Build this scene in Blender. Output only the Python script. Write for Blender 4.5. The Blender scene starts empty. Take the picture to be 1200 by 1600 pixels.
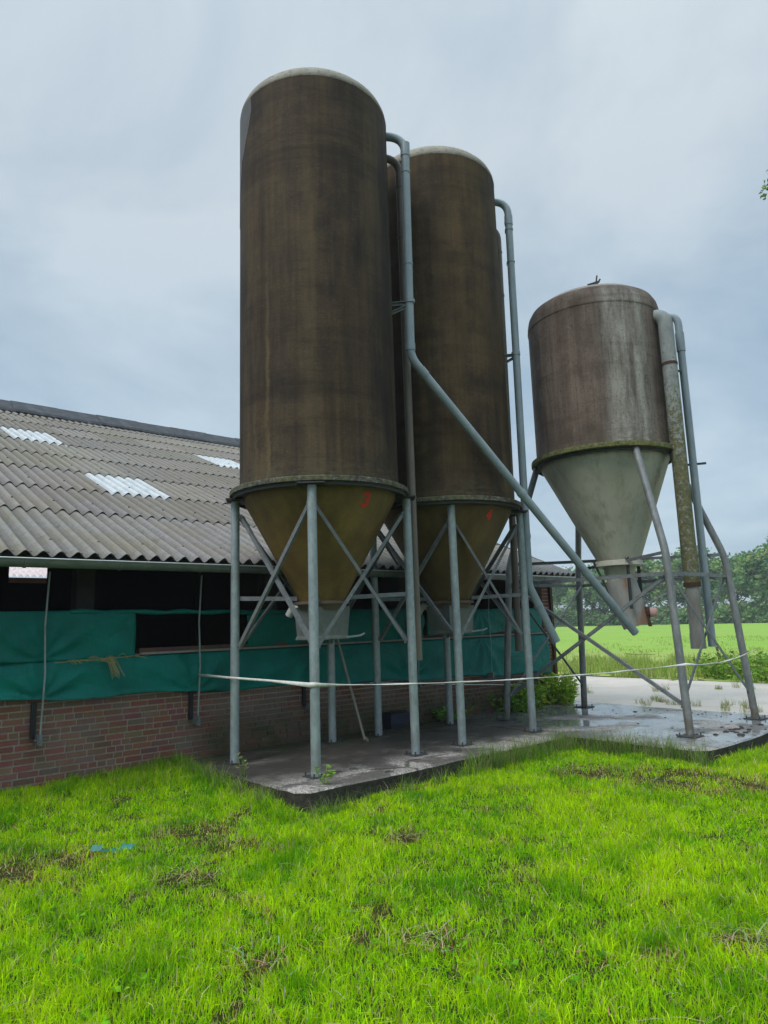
import bpy, math, random
import numpy as np
from mathutils import Vector, Matrix, noise
R_ = math.radians
rnd = random.Random(7)
S = bpy.context.scene
C = S.collection

# ------------------------------------------------------------------ camera
cd = bpy.data.cameras.new('camera'); cam = bpy.data.objects.new('camera', cd); C.objects.link(cam)
F_PX, PITCH, ROLL = 1084.8, R_(9.236), R_(-1.834)
cd.sensor_fit = 'VERTICAL'; cd.sensor_height = 36; cd.sensor_width = 27; cd.lens = 36*F_PX/1600
cd.clip_start = .05; cd.clip_end = 3000
fw = Vector((0, math.cos(PITCH), math.sin(PITCH))); up0 = Vector((0, -math.sin(PITCH), math.cos(PITCH))); rt0 = Vector((1, 0, 0))
rt = rt0*math.cos(ROLL) + up0*math.sin(ROLL); up = -rt0*math.sin(ROLL) + up0*math.cos(ROLL)
m = Matrix((rt, up, -fw)).transposed().to_4x4(); m.translation = (0, 0, 1.5)
cam.matrix_world = m
S.camera = cam
# ------------------------------------------------------------------ view, sun, sky
S.view_settings.view_transform = 'Standard'; S.view_settings.look = 'None'
S.view_settings.exposure = 0.4; S.view_settings.gamma = 1.0
SUN_EL, SUN_AZ = R_(50), R_(222)          # azimuth clockwise from +Y
ld = bpy.data.lights.new('sun', 'SUN'); ld.energy = 1.5; ld.angle = R_(22); ld.color = (1, .96, .9)
sun = bpy.data.objects.new('sun', ld); C.objects.link(sun)
sd = Vector((math.sin(SUN_AZ)*math.cos(SUN_EL), math.cos(SUN_AZ)*math.cos(SUN_EL), math.sin(SUN_EL)))
sun.rotation_euler = sd.to_track_quat('Z', 'Y').to_euler(); sun.location = (0, 0, 30)
W = bpy.data.worlds.new('World'); S.world = W; W.use_nodes = True
nt = W.node_tree; nt.nodes.clear()
def N(t, **k):
    n = nt.nodes.new(t)
    for a, b in k.items(): setattr(n, a, b)
    return n
def L(a, b): nt.links.new(a, b)
sky = N('ShaderNodeTexSky', sky_type='NISHITA', sun_disc=False, sun_elevation=SUN_EL, sun_rotation=SUN_AZ)
bg = N('ShaderNodeBackground'); out = N('ShaderNodeOutputWorld'); bg.inputs[1].default_value = .1
tc = N('ShaderNodeTexCoord'); sep = N('ShaderNodeSeparateXYZ'); L(tc.outputs['Generated'], sep.inputs[0])
# direction projected on a high cloud deck, so clouds stretch towards the horizon
za = N('ShaderNodeMath', operation='MAXIMUM'); L(sep.outputs[2], za.inputs[0]); za.inputs[1].default_value = 0
zb = N('ShaderNodeMath', operation='ADD'); L(za.outputs[0], zb.inputs[0]); zb.inputs[1].default_value = .32
dv = N('ShaderNodeVectorMath', operation='DIVIDE'); L(tc.outputs['Generated'], dv.inputs[0])
cb = N('ShaderNodeCombineXYZ'); [L(zb.outputs[0], cb.inputs[i]) for i in range(3)]; L(cb.outputs[0], dv.inputs[1])
n1 = N('ShaderNodeTexNoise'); n1.inputs['Scale'].default_value = 1.7; n1.inputs['Detail'].default_value = 7; n1.inputs['Roughness'].default_value = .56; n1.inputs['Distortion'].default_value = .35
L(dv.outputs[0], n1.inputs['Vector'])
cr = N('ShaderNodeValToRGB'); L(n1.outputs[0], cr.inputs[0])
e = cr.color_ramp.elements; e[0].position = .38; e[0].color = (3.2, 4.1, 4.95, 1); e[1].position = .64; e[1].color = (4.9, 5.6, 6.15, 1)
# overcast deck: brighter towards the zenith
g = N('ShaderNodeValToRGB'); L(sep.outputs[2], g.inputs[0])
ge = g.color_ramp.elements; ge[0].position = 0; ge[0].color = (.86, .93, .97, 1); ge[1].position = 1; ge[1].color = (5.4, 5.2, 4.9, 1)
q = ge.new(.3); q.color = (.86, .92, .96, 1); q = ge.new(.55); q.color = (1.02, 1.01, 1.0, 1); q = ge.new(.72); q.color = (1.12, 1.1, 1.07, 1)
ml = N('ShaderNodeMix', data_type='RGBA', blend_type='MULTIPLY'); ml.inputs[0].default_value = 1
L(cr.outputs[0], ml.inputs[6]); L(g.outputs[0], ml.inputs[7])
mx = N('ShaderNodeMix', data_type='RGBA'); mx.inputs[0].default_value = .9
L(sky.outputs[0], mx.inputs[6]); L(ml.outputs[2], mx.inputs[7]); L(mx.outputs[2], bg.inputs[0]); L(bg.outputs[0], out.inputs[0])

# ------------------------------------------------------------------ frame of the barn
YAW = R_(48.96)
u = Vector((math.sin(YAW), math.cos(YAW), 0)); n = Vector((-u.y, u.x, 0)); Z = Vector((0, 0, 1))
def P(a, b, z=0): return u*a + n*b + Z*z

# ------------------------------------------------------------------ mesh helpers
class MB:
    def __init__(s): s.v = []; s.f = []; s.mi = []; s.col = []; s.cur = 0; s.c = None
    def add(s, vs, fs):
        o = len(s.v); s.v += [tuple(x) for x in vs]
        for f in fs: s.f.append([i+o for i in f]); s.mi.append(s.cur); s.col.append(s.c)
    def box(s, c, d, ax=None):
        ax = ax or (Vector((1, 0, 0)), Vector((0, 1, 0)), Z); c = Vector(c); vs = []
        for k in (-1, 1):
            for j in (-1, 1):
                for i in (-1, 1): vs.append(c + ax[0]*(i*d[0]/2) + ax[1]*(j*d[1]/2) + ax[2]*(k*d[2]/2))
        s.add(vs, [(0, 2, 3, 1), (4, 5, 7, 6), (0, 1, 5, 4), (2, 6, 7, 3), (0, 4, 6, 2), (1, 3, 7, 5)])
    def prism(s, poly, z0, z1):
        k = len(poly); s.add([(p[0], p[1], z0) for p in poly] + [(p[0], p[1], z1) for p in poly],
              [list(range(k))[::-1], list(range(k, 2*k))] + [(i, (i+1) % k, k+(i+1) % k, k+i) for i in range(k)])
    def sweep(s, path, prof, cap=True, hint=None):
        path = [Vector(p) for p in path]; rings = []; k = None
        for i, p in enumerate(path):
            t = (path[min(i+1, len(path)-1)] - path[max(i-1, 0)]).normalized()
            if k is None:
                k = Vector(hint) if hint else (Vector((0, 0, 1)) if abs(t.z) < .9 else Vector((1, 0, 0)))
            k = (k - t*k.dot(t)).normalized(); b = t.cross(k)
            pr = prof(i) if callable(prof) else prof
            rings.append([p + k*x + b*y for x, y in pr])
        m_ = len(rings[0]); vs = [q for r in rings for q in r]; fs = []
        for i in range(len(rings)-1):
            for j in range(m_): fs.append((i*m_+j, i*m_+(j+1) % m_, (i+1)*m_+(j+1) % m_, (i+1)*m_+j))
        if cap: fs += [list(range(m_))[::-1], [len(vs)-m_+j for j in range(m_)]]
        s.add(vs, fs)
    def tube(s, path, r, seg=14, cap=True):
        if callable(r): s.sweep(path, lambda i: [(r(i)*math.cos(t*2*math.pi/seg), r(i)*math.sin(t*2*math.pi/seg)) for t in range(seg)], cap)
        else: s.sweep(path, [(r*math.cos(t*2*math.pi/seg), r*math.sin(t*2*math.pi/seg)) for t in range(seg)], cap)
    def angle(s, p0, p1, w, t, face):     # L profile steel
        s.sweep([p0, p1], [(0, -w/2), (t, -w/2), (t, w/2-t), (w*.8, w/2-t), (w*.8, w/2), (0, w/2)], True, -Vector(face))
    def lathe(s, prof, c=(0, 0), seg=72, jit=None):
        vs = []; fs = []; c = list(c)+[0]
        for r, z in prof[:]:
            for j in range(seg):
                a = j*2*math.pi/seg
                vs.append((c[0]+r*math.cos(a), c[1]+r*math.sin(a), z))
        for i in range(len(prof)-1):
            for j in range(seg): fs.append((i*seg+j, i*seg+(j+1) % seg, (i+1)*seg+(j+1) % seg, (i+1)*seg+j))
        s.add(vs, fs)
    def build(s, name, mats, parent=None, loc=None, smooth=None, solid=None):
        me = bpy.data.meshes.new(name); me.from_pydata(s.v, [], s.f)
        for mt in (mats if isinstance(mats, (list, tuple)) else [mats]): me.materials.append(mt)
        me.polygons.foreach_set('material_index', s.mi)
        if any(c is not None for c in s.col):
            at = me.color_attributes.new('tint', 'FLOAT_COLOR', 'CORNER'); arr = []
            for p, c in zip(s.f, s.col): arr += (list(c or (1, 1, 1))+[1])*len(p)
            at.data.foreach_set('color', arr)
        if smooth:
            me.polygons.foreach_set('use_smooth', [True]*len(s.f)); me.update()
            me.set_sharp_from_angle(angle=R_(smooth))
        me.update()
        o = bpy.data.objects.new(name, me); C.objects.link(o)
        if parent: o.parent = parent
        if loc is not None: o.location = loc
        if solid:
            mo = o.modifiers.new('thickness', 'SOLIDIFY'); mo.thickness = solid; mo.offset = -1
        return o
def tag(o, label=None, cat=None, group=None, kind=None):
    if label: o['label'] = label
    if cat: o['category'] = cat
    if group: o['group'] = group
    if kind: o['kind'] = kind
    return o
def empty(name, loc, label, cat, group=None):
    o = bpy.data.objects.new(name, None); C.objects.link(o); o.location = loc; o.empty_display_size = .3
    return tag(o, label, cat, group)
def fillet(pts, r, k=7):
    pts = [Vector(p) for p in pts]; o = [pts[0]]
    for i in range(1, len(pts)-1):
        p = pts[i]; a = (pts[i-1]-p); b = (pts[i+1]-p); an = a.angle(b); d = min(r/math.tan(an/2), a.length*.48, b.length*.48)
        A = p + a.normalized()*d; B = p + b.normalized()*d
        for j in range(k+1):
            t = j/k; o.append(A*(1-t)**2 + p*2*t*(1-t) + B*t*t)
    return o + [pts[-1]]

# ------------------------------------------------------------------ materials
class Mat:
    def __init__(s, name, rough=.7, spec=.3, metal=0):
        s.m = bpy.data.materials.new(name); s.m.use_nodes = True; s.t = s.m.node_tree
        s.b = s.t.nodes['Principled BSDF']; s.b.inputs['Roughness'].default_value = rough
        s.b.inputs['Specular IOR Level'].default_value = spec; s.b.inputs['Metallic'].default_value = metal
        s.tc = s.n('ShaderNodeTexCoord')
    def n(s, t, **k):
        x = s.t.nodes.new(t)
        for a, b in k.items(): setattr(x, a, b)
        return x
    def l(s, a, b): s.t.links.new(a, b)
    def mapv(s, scale, loc=(0, 0, 0), rot=(0, 0, 0), src='Object'):
        x = s.n('ShaderNodeMapping'); x.inputs['Scale'].default_value = scale; x.inputs['Location'].default_value = loc; x.inputs['Rotation'].default_value = rot
        s.l(s.tc.outputs[src], x.inputs[0]); return x.outputs[0]
    def noise(s, scale=1, vec=(1, 1, 1), detail=4, rough=.55, loc=(0, 0, 0), dist=0, rot=(0, 0, 0)):
        x = s.n('ShaderNodeTexNoise'); x.inputs['Scale'].default_value = scale; x.inputs['Detail'].default_value = detail
        x.inputs['Roughness'].default_value = rough; x.inputs['Distortion'].default_value = dist
        s.l(s.mapv(vec, loc, rot), x.inputs['Vector']); return x.outputs[0]
    def ramp(s, v, stops):
        x = s.n('ShaderNodeValToRGB'); s.l(v, x.inputs[0]); e = x.color_ramp.elements
        for i, (p, c) in enumerate(stops):
            c = (c, c, c) if isinstance(c, (int, float)) else c
            q = e[i] if i < 2 else e.new(p)
            q.position = p; q.color = (*c, 1)
        return x.outputs[0]
    def mix(s, f, a, b, mode='MIX'):
        x = s.n('ShaderNodeMix', data_type='RGBA', blend_type=mode)
        for i, v in ((0, f), (6, a), (7, b)):
            if isinstance(v, (int, float)): x.inputs[i].default_value = v
            elif isinstance(v, tuple): x.inputs[i].default_value = (*v, 1)
            else: s.l(v, x.inputs[i])
        return x.outputs[2]
    def math(s, op, a, b=0, c=0):
        x = s.n('ShaderNodeMath', operation=op)
        for i, v in enumerate((a, b, c)):
            if isinstance(v, (int, float)): x.inputs[i].default_value = v
            else: s.l(v, x.inputs[i])
        return x.outputs[0]
    def xyz(s, src='Object'):
        x = s.n('ShaderNodeSeparateXYZ'); s.l(s.tc.outputs[src], x.inputs[0]); return x.outputs
    def rng(s, v, a, b, c=0, d=1):
        x = s.n('ShaderNodeMapRange'); x.interpolation_type = 'SMOOTHSTEP'; s.l(v, x.inputs[0])
        for i, k in enumerate((a, b, c, d)): x.inputs[i+1].default_value = k
        return x.outputs[0]
    def col(s, c):
        if isinstance(c, tuple): s.b.inputs['Base Color'].default_value = (*c, 1)
        else: s.l(c, s.b.inputs['Base Color'])
        return s
    def rough(s, c): s.l(c, s.b.inputs['Roughness']); return s
    def bump(s, h, strength=.3, dist=.01):
        x = s.n('ShaderNodeBump'); x.inputs['Strength'].default_value = strength; x.inputs['Distance'].default_value = dist
        s.l(h, x.inputs['Height']); s.l(x.outputs[0], s.b.inputs['Normal']); return s
    def attr(s, nm='tint'):
        x = s.n('ShaderNodeAttribute'); x.attribute_name = nm; return x.outputs['Color']

def plain(name, c, rough=.7, spec=.3, var=.25, sc=12):
    m_ = Mat(name, rough, spec); v = m_.noise(sc, detail=5)
    m_.col(m_.mix(v, tuple(x*(1-var) for x in c), tuple(x*(1+var) for x in c))); return m_.m

def mat_silo(name, seed, dark, mid, light, streak, lighten=.0, zmoss=3.1, white=None, stain=False):
    m_ = Mat(name, .72, .14); Lc = (seed*3.1, seed*1.7, seed)
    big = m_.noise(1.1, (1, 1, .28), 4, .6, Lc)
    st = m_.noise(4.2, (1, 1, .09), 5, .6, Lc)
    st2 = m_.noise(17, (1, 1, .035), 4, .7, (seed, 5, 9))
    c = m_.ramp(big, [(.36, dark), (.52, mid), (.72, tuple(x*1.35 for x in mid))])
    c = m_.mix(m_.ramp(m_.noise(2.6, detail=7, rough=.7, loc=(seed, 1, 1)), [(.42, .6), (.58, 0)]), c, dark)
    c = m_.mix(m_.ramp(st, [(.44, 0), (.74, .75)]), c, streak)
    c = m_.mix(m_.ramp(st2, [(.38, .3), (.62, 0)]), c, tuple(x*.62 for x in dark))
    if white:   # pale washed area on one side
        x_, y_, z_ = m_.xyz(); d = m_.math('ADD', m_.math('MULTIPLY', x_, white[0]), m_.math('MULTIPLY', y_, white[1]))
        f = m_.math('MULTIPLY', m_.rng(d, white[2], white[3]), m_.ramp(m_.noise(4, (1, 1, .16), 7, .75, (2, 8, seed)), [(.38, .15), (.62, 1)]))
        c = m_.mix(f, c, light)
        fl = m_.ramp(m_.noise(30, (1, 1, .5), 4, .7), [(.58, 0), (.64, .7)]); c = m_.mix(m_.math('MULTIPLY', fl, .6), c, tuple(x*.5 for x in dark))
    if stain:   # dried run-off stain on the near face
        x_, y_, z_ = m_.xyz(); wob = m_.math('MULTIPLY', m_.math('SUBTRACT', m_.noise(2.2, (0, 0, 1), 4), .5), .16)
        for cx, w_, zt, am in ((-.50, .035, 6.1, .75), (-.66, .03, 4.8, .55), (.12, .05, 4.9, .35), (.0, .16, 7.9, .3)):
            d = m_.math('ABSOLUTE', m_.math('ADD', m_.math('SUBTRACT', x_, cx), wob)); f = m_.math('MULTIPLY', m_.rng(d, w_, w_*.2), m_.math('MULTIPLY', m_.rng(z_, zt, zt-1.6), m_.rng(y_, 0, -.3)))
            c = m_.mix(m_.math('MULTIPLY', m_.math('MULTIPLY', f, am), m_.ramp(m_.noise(7, (1, 1, .3), 5, .7), [(.3, .3), (.6, 1)])), c, (.15, .115, .06))
        d = m_.math('MULTIPLY', m_.rng(m_.math('ABSOLUTE', m_.math('ADD', x_, .52)), .30, .05), m_.rng(z_, 4.0, 3.3)); c = m_.mix(m_.math('MULTIPLY', d, m_.ramp(m_.noise(6, detail=6, rough=.7), [(.42, 0), (.6, .7)])), c, (.11, .082, .042))
    hb = m_.noise(1.6, (.15, .15, 1.6), 5, .65, (seed, 2, 2)); c = m_.mix(m_.ramp(hb, [(.34, .5), (.5, 0)]), c, tuple(x*.7 for x in dark))
    fine = m_.noise(90, (.25, .25, 1.4), 3, .7)          # wound glass-fibre hoops
    c = m_.mix(m_.ramp(fine, [(.4, .28), (.6, 0)]), c, tuple(x*.5 for x in dark))
    # scattered pale lichen specks
    sp = m_.ramp(m_.noise(46, detail=2, rough=.5), [(.72, 0), (.76, .5)]); c = m_.mix(sp, c, (.2, .19, .15))
    # lichen-pale, mossy band above the rim
    zz = m_.xyz()[2]; f = m_.math('MULTIPLY', m_.rng(zz, zmoss+.36, zmoss), m_.ramp(m_.noise(9, (1, 1, 2.5), 6, .7), [(.42, 0), (.66, .75)]))
    c = m_.mix(f, c, (.085, .082, .05))
    m_.col(c).bump(m_.math('ADD', m_.noise(70, (.2, .2, 1.6), 3, .6), m_.noise(5, (1, 1, .3), 4)), .25, .006)
    return m_.m

M = {}
M['silo_a'] = mat_silo('glass_fibre_brown', 1, (.024, .019, .0165), (.078, .056, .034), (.1, .09, .07), (.125, .086, .042), stain=True)
M['silo_b'] = mat_silo('glass_fibre_olive_brown', 4, (.026, .019, .014), (.088, .061, .032), (.1, .09, .07), (.125, .086, .038))
M['silo_c'] = mat_silo('glass_fibre_red_brown', 9, (.062, .045, .036), (.16, .122, .098), (.38, .37, .33), (.25, .20, .16), zmoss=3.98, white=(.16, -.98, .86, .99))
def mk():
    for nm, a, b in (('dome', (.20, .185, .15), (.31, .295, .25)), ('dome_c', (.13, .11, .10), (.24, .215, .195))):  # domes coloured pale as if lit from the sky, plus weathering spots
        m_ = Mat('weathered_skylit_dome', .7, .2); v = m_.noise(5, detail=7, rough=.7); c = m_.ramp(v, [(.3, a), (.65, b)])
        c = m_.mix(m_.ramp(m_.noise(24, detail=4), [(.55, 0), (.64, .8)]), c, (.13, .12, .08)); m_.col(c); M[nm] = m_.m
    m_ = Mat('rim_lichen', .85, .15); c = m_.ramp(m_.noise(22, detail=7, rough=.75), [(.38, (.035, .035, .032)), (.55, (.12, .115, .09)), (.66, (.24, .235, .2))])
    m_.col(m_.mix(m_.ramp(m_.noise(5, detail=3), [(.45, 0), (.65, .6)]), c, (.10, .11, .035))).bump(m_.noise(40, detail=5), .6, .01); M['rim'] = m_.m
    m_ = Mat('rim_moss', .9, .1); c = m_.ramp(m_.noise(20, detail=7, rough=.75), [(.35, (.05, .055, .03)), (.55, (.14, .145, .06)), (.7, (.22, .22, .12))]); m_.col(c).bump(m_.noise(40, detail=5), .6, .01); M['rim_moss'] = m_.m
    for nm, a, b, s_ in (('cone_a', (.15, .098, .030), (.235, .155, .044), (.085, .056, .026)), ('cone_b', (.105, .07, .028), (.17, .115, .042), (.065, .044, .022))):
        m_ = Mat('cone_ochre_fibre', .6, .3); x_, y_, z_ = m_.xyz()
        c = m_.ramp(m_.noise(1.3, detail=4), [(.35, a), (.65, b)])
        c = m_.mix(m_.ramp(m_.noise(5, (1, 1, .25), 5, .65), [(.45, 0), (.75, .8)]), c, s_)
        c = m_.mix(m_.ramp(m_.noise(60, (.3, .3, 1.6), 3), [(.4, .25), (.6, 0)]), c, s_)
        m_.col(c).bump(m_.noise(70, (.2, .2, 1.6), 3), .15, .005); M[nm] = m_.m
    m_ = Mat('cone_pale_green', .6, .3); c = m_.ramp(m_.noise(1.4, detail=5), [(.3, (.33, .335, .265)), (.65, (.48, .475, .39))])
    c = m_.mix(m_.ramp(m_.noise(4.5, (1, 1, .25), 6, .7), [(.48, 0), (.72, .75)]), c, (.20, .19, .13))
    c = m_.mix(m_.ramp(m_.noise(3.1, (1, 1, .5), 5, .7, (4, 4, 1)), [(.58, 0), (.72, .6)]), c, (.22, .12, .07)); m_.col(c).bump(m_.noise(60, (.2, .2, 1.6), 3), .12, .005); M['cone_c'] = m_.m
    for nm, k in (('galv', 1.0), ('galv_dark', .5)):
        m_ = Mat('galvanised_steel', .5, .5, .25); v = m_.noise(22, (1, 1, .6), 6, .7); c = m_.ramp(v, [(.32, (.20*k, .245*k, .26*k)), (.6, (.30*k, .355*k, .37*k)), (.75, (.40*k, .44*k, .45*k))])
        c = m_.mix(m_.ramp(m_.noise(3, detail=5), [(.5, 0), (.7, .5)]), c, (.17*k, .185*k, .17*k))
        m_.col(c).rough(m_.ramp(v, [(.3, .42), (.7, .62)])); M[nm] = m_.m
    m_ = Mat('angle_steel', .55, .4, .2); c = m_.ramp(m_.noise(14, detail=6, rough=.7), [(.3, (.11, .125, .135)), (.6, (.19, .205, .215)), (.75, (.25, .26, .26))]); m_.col(m_.mix(m_.ramp(m_.noise(7, detail=5), [(.6, 0), (.7, .6)]), c, (.11, .075, .05))); M['brace'] = m_.m
    m_ = Mat('splayed_leg_steel', .55, .4, .2); c = m_.ramp(m_.noise(12, (1, 1, .4), 7, .75), [(.3, (.11, .12, .12)), (.55, (.20, .215, .22)), (.75, (.30, .31, .31))])
    zz = m_.xyz()[2]; c = m_.mix(m_.math('MULTIPLY', m_.rng(zz, .5, .0), m_.ramp(m_.noise(12, detail=5), [(.35, 0), (.6, .85)])), c, (.12, .095, .06)); m_.col(c); M['leg_c'] = m_.m
    m_ = Mat('brown_plastic_pipe', .5, .35); m_.col(m_.ramp(m_.noise(3, (1, 1, .3), 6, .7), [(.3, (.095, .082, .068)), (.7, (.165, .142, .115))])); M['brown_pipe'] = m_.m
    m_ = Mat('grey_plastic_pipe', .42, .45); c = m_.ramp(m_.noise(4, (1, 1, .4), 7, .7), [(.3, (.18, .235, .265)), (.65, (.27, .335, .365))])
    m_.col(m_.mix(m_.ramp(m_.noise(60, detail=3), [(.62, 0), (.68, .5)]), c, (.13, .15, .13))); M['grey_pipe'] = m_.m
    m_ = Mat('lichen_pipe', .8, .15); c = m_.ramp(m_.noise(9, (1, 1, .5), 6, .7), [(.3, (.19, .215, .215)), (.7, (.30, .33, .33))])
    zz = m_.xyz()[2]; f = m_.math('MULTIPLY', m_.rng(zz, 6.4, 3.2, .0, 1), 1)
    f = m_.rng(m_.math('ADD', m_.noise(13, detail=9, rough=.85), m_.math('MULTIPLY', f, .19)), .59, .66)
    c = m_.mix(f, c, m_.ramp(m_.noise(21, detail=5, loc=(3, 3, 3)), [(.35, (.08, .085, .06)), (.48, (.12, .125, .06)), (.6, (.145, .13, .055)), (.66, (.18, .19, .17))]))
    m_.col(c).bump(m_.noise(30, detail=7, rough=.8), .7, .01); M['lichen'] = m_.m
    m_ = Mat('pipe_lower_grey', .6, .3); c = m_.ramp(m_.noise(8, (1, 1, .3), 6, .7), [(.3, (.18, .18, .165)), (.65, (.28, .29, .28))])
    m_.col(m_.mix(m_.ramp(m_.noise(5, (1, 1, .2), 5, loc=(3, 1, 2)), [(.52, 0), (.66, .8)]), c, (.17, .11, .065))); M['pipe_low'] = m_.m
    m_ = Mat('boot_metal', .6, .4, .1); c = m_.ramp(m_.noise(6, (1, 1, .4), 6, .7), [(.3, (.25, .255, .24)), (.65, (.36, .365, .35))])
    m_.col(m_.mix(m_.ramp(m_.noise(3.2, (1, 1, .25), 5, loc=(1, 7, 2)), [(.54, 0), (.64, .85)]), c, (.24, .13, .065))); M['boot'] = m_.m
    m_ = Mat('box_grey', .55, .4); m_.col(m_.ramp(m_.noise(7, detail=6, rough=.7), [(.3, (.10, .12, .115)), (.7, (.17, .19, .18))])); M['box'] = m_.m
    M['red'] = plain('red_paint', (.62, .05, .03), .6, .3, .2, 30)
    M['yellow'] = plain('yellow_collar', (.5, .38, .09), .5); M['white_pl'] = plain('white_plastic', (.62, .63, .62), .45)
    M['pink'] = plain('faded_pink_cap', (.52, .33, .30), .6, .3, .2, 9); M['rust'] = plain('rusty_iron', (.075, .04, .028), .85, .15, .4, 30)
    M['black'] = plain('black_plastic', (.02, .021, .025), .5); M['navy'] = plain('dark_blue_plastic', (.022, .028, .05), .45)
    M['iron'] = plain('dark_iron', (.045, .048, .05), .7, .3, .3, 30)
    # concrete apron
    m_ = Mat('wet_concrete', .8, .4); x_, y_, z_ = m_.xyz()
    agg = m_.n('ShaderNodeTexVoronoi'); agg.inputs['Scale'].default_value = 75; m_.l(m_.tc.outputs['Object'], agg.inputs['Vector'])
    c = m_.ramp(agg.outputs['Color'], [(.1, (.14, .12, .105)), (.5, (.28, .255, .235)), (.9, (.50, .46, .43))])
    blot = m_.noise(1.3, detail=7, rough=.65, loc=(2, 6, 0), dist=.4)
    wet = m_.ramp(blot, [(.46, 0), (.53, 1)])
    xa = m_.math('ADD', m_.math('MULTIPLY', x_, u.x), m_.math('MULTIPLY', y_, u.y))       # along the barn
    nb = m_.math('ADD', m_.math('MULTIPLY', x_, n.x), m_.math('MULTIPLY', y_, n.y))
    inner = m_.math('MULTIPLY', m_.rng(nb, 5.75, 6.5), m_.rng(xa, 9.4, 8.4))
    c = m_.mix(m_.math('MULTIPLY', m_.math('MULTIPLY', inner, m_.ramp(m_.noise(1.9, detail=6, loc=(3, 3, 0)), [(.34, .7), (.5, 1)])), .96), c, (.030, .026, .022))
    c = m_.mix(m_.math('MULTIPLY', wet, .75), c, (.05, .046, .041))
    ck = m_.n('ShaderNodeTexVoronoi'); ck.feature = 'DISTANCE_TO_EDGE'; ck.inputs['Scale'].default_value = .55; m_.l(m_.mapv((1, 1, 1), (3, 1, 0)), ck.inputs['Vector']); c = m_.mix(m_.math('MULTIPLY', m_.rng(ck.outputs[0], .012, .004), m_.ramp(m_.noise(2, detail=4), [(.45, 0), (.55, .8)])), c, (.03, .03, .02))
    c = m_.mix(m_.math('MULTIPLY', m_.rng(nb, 7.0, 8.0), m_.ramp(m_.noise(2.4, detail=6, loc=(7, 1, 0)), [(.42, 0), (.6, .8)])), c, (.045, .07, .02))
    pud = m_.math('MULTIPLY', m_.rng(xa, 7.9, 8.7), m_.ramp(m_.noise(.9, detail=4, rough=.5, loc=(5.3, 2, 0)), [(.40, 0), (.50, 1)]))
    c = m_.mix(m_.math('MULTIPLY', pud, .6), c, (.16, .185, .20))
    muck = m_.ramp(m_.noise(4.6, detail=8, rough=.72, loc=(1.5, 3, 0)), [(.585, 0), (.64, .9)])
    c = m_.mix(muck, c, (.028, .025, .023))
    m_.col(c).rough(m_.mix(pud, m_.mix(wet, (.85, .85, .85), (.5, .5, .5)), (.07, .07, .07))).bump(m_.math('MULTIPLY', m_.math('ADD', agg.outputs['Distance'], m_.math('MULTIPLY', muck, 3.0)), m_.math('SUBTRACT', 1.0, m_.math('MULTIPLY', pud, .93))), .3, .008); M['slab'] = m_.m
    m_ = Mat('road_concrete', .85, .2); c = m_.ramp(m_.noise(40, detail=5, rough=.8), [(.3, (.40, .36, .32)), (.7, (.64, .585, .525))])
    c = m_.mix(m_.ramp(m_.noise(.8, detail=6), [(.45, 0), (.7, .5)]), c, (.33, .30, .27)); m_.col(c).bump(m_.noise(60, detail=4), .3, .005); M['road'] = m_.m
    m_ = Mat('slab_edge', .9, .15); m_.col(m_.ramp(m_.noise(14, detail=7, rough=.75), [(.3, (.025, .023, .02)), (.6, (.065, .06, .05)), (.75, (.13, .12, .11))])).bump(m_.noise(25, detail=6), .8, .02); M['edge'] = m_.m
    # soil and field
    m_ = Mat('lawn_soil', .95, .1); c = m_.ramp(m_.noise(9, detail=8, rough=.75), [(.3, (.022, .020, .008)), (.5, (.05, .06, .012)), (.7, (.09, .085, .03))]); m_.col(c).bump(m_.noise(30, detail=8, rough=.8), .9, .03); M['soil'] = m_.m
    m_ = Mat('meadow', .95, .1); x_, y_, z_ = m_.xyz()
    c = m_.ramp(m_.noise(.35, (1, .35, 1), 8, .7, rot=(0, 0, .4)), [(.3, (.20, .39, .045)), (.55, (.27, .47, .06)), (.75, (.36, .50, .10))])
    c = m_.mix(m_.ramp(m_.noise(14, detail=5), [(.35, .5), (.6, 0)]), c, (.12, .22, .03)); 
    wv = m_.ramp(m_.noise(1.0, (.012, .35, 1), 2, .5, rot=(0, 0, -.15)), [(.4, 0), (.6, .35)]); c = m_.mix(wv, c, (.32, .44, .11)); c = m_.mix(m_.ramp(m_.noise(.06, (1, .4, 1), 6, .7, loc=(5, 5, 5)), [(.4, 0), (.6, .5)]), c, (.30, .36, .10)); c = m_.mix(m_.ramp(m_.noise(2.2, detail=6, rough=.75), [(.4, .45), (.6, 0)]), c, (.15, .27, .04))
    xa = m_.math('ADD', m_.math('MULTIPLY', x_, u.x), m_.math('MULTIPLY', y_, u.y))
    f = m_.math('MULTIPLY', m_.rng(xa, 34, 22), m_.ramp(m_.noise(.5, detail=7, rough=.7), [(.4, 0), (.55, .9)])); c = m_.mix(f, c, (.34, .33, .13))
    m_.col(c).bump(m_.noise(8, detail=6), .8, .05); M['field'] = m_.m
    # brick
    m_ = Mat('old_brick', .88, .15); c = m_.attr(); c = m_.mix(m_.ramp(m_.noise(45, detail=5, rough=.75), [(.3, .35), (.65, 0)]), c, (.05, .03, .028))
    x_, y_, z_ = m_.xyz(); c = m_.mix(m_.math('MULTIPLY', m_.math('MULTIPLY', m_.rng(z_, .95, .55), m_.rng(z_, -.05, .25)), m_.ramp(m_.noise(1.6, detail=6, rough=.6), [(.40, 0), (.62, .62)])), c, (.20, .165, .15))
    xa = m_.math('ADD', m_.math('MULTIPLY', x_, u.x), m_.math('MULTIPLY', y_, u.y))
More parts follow.
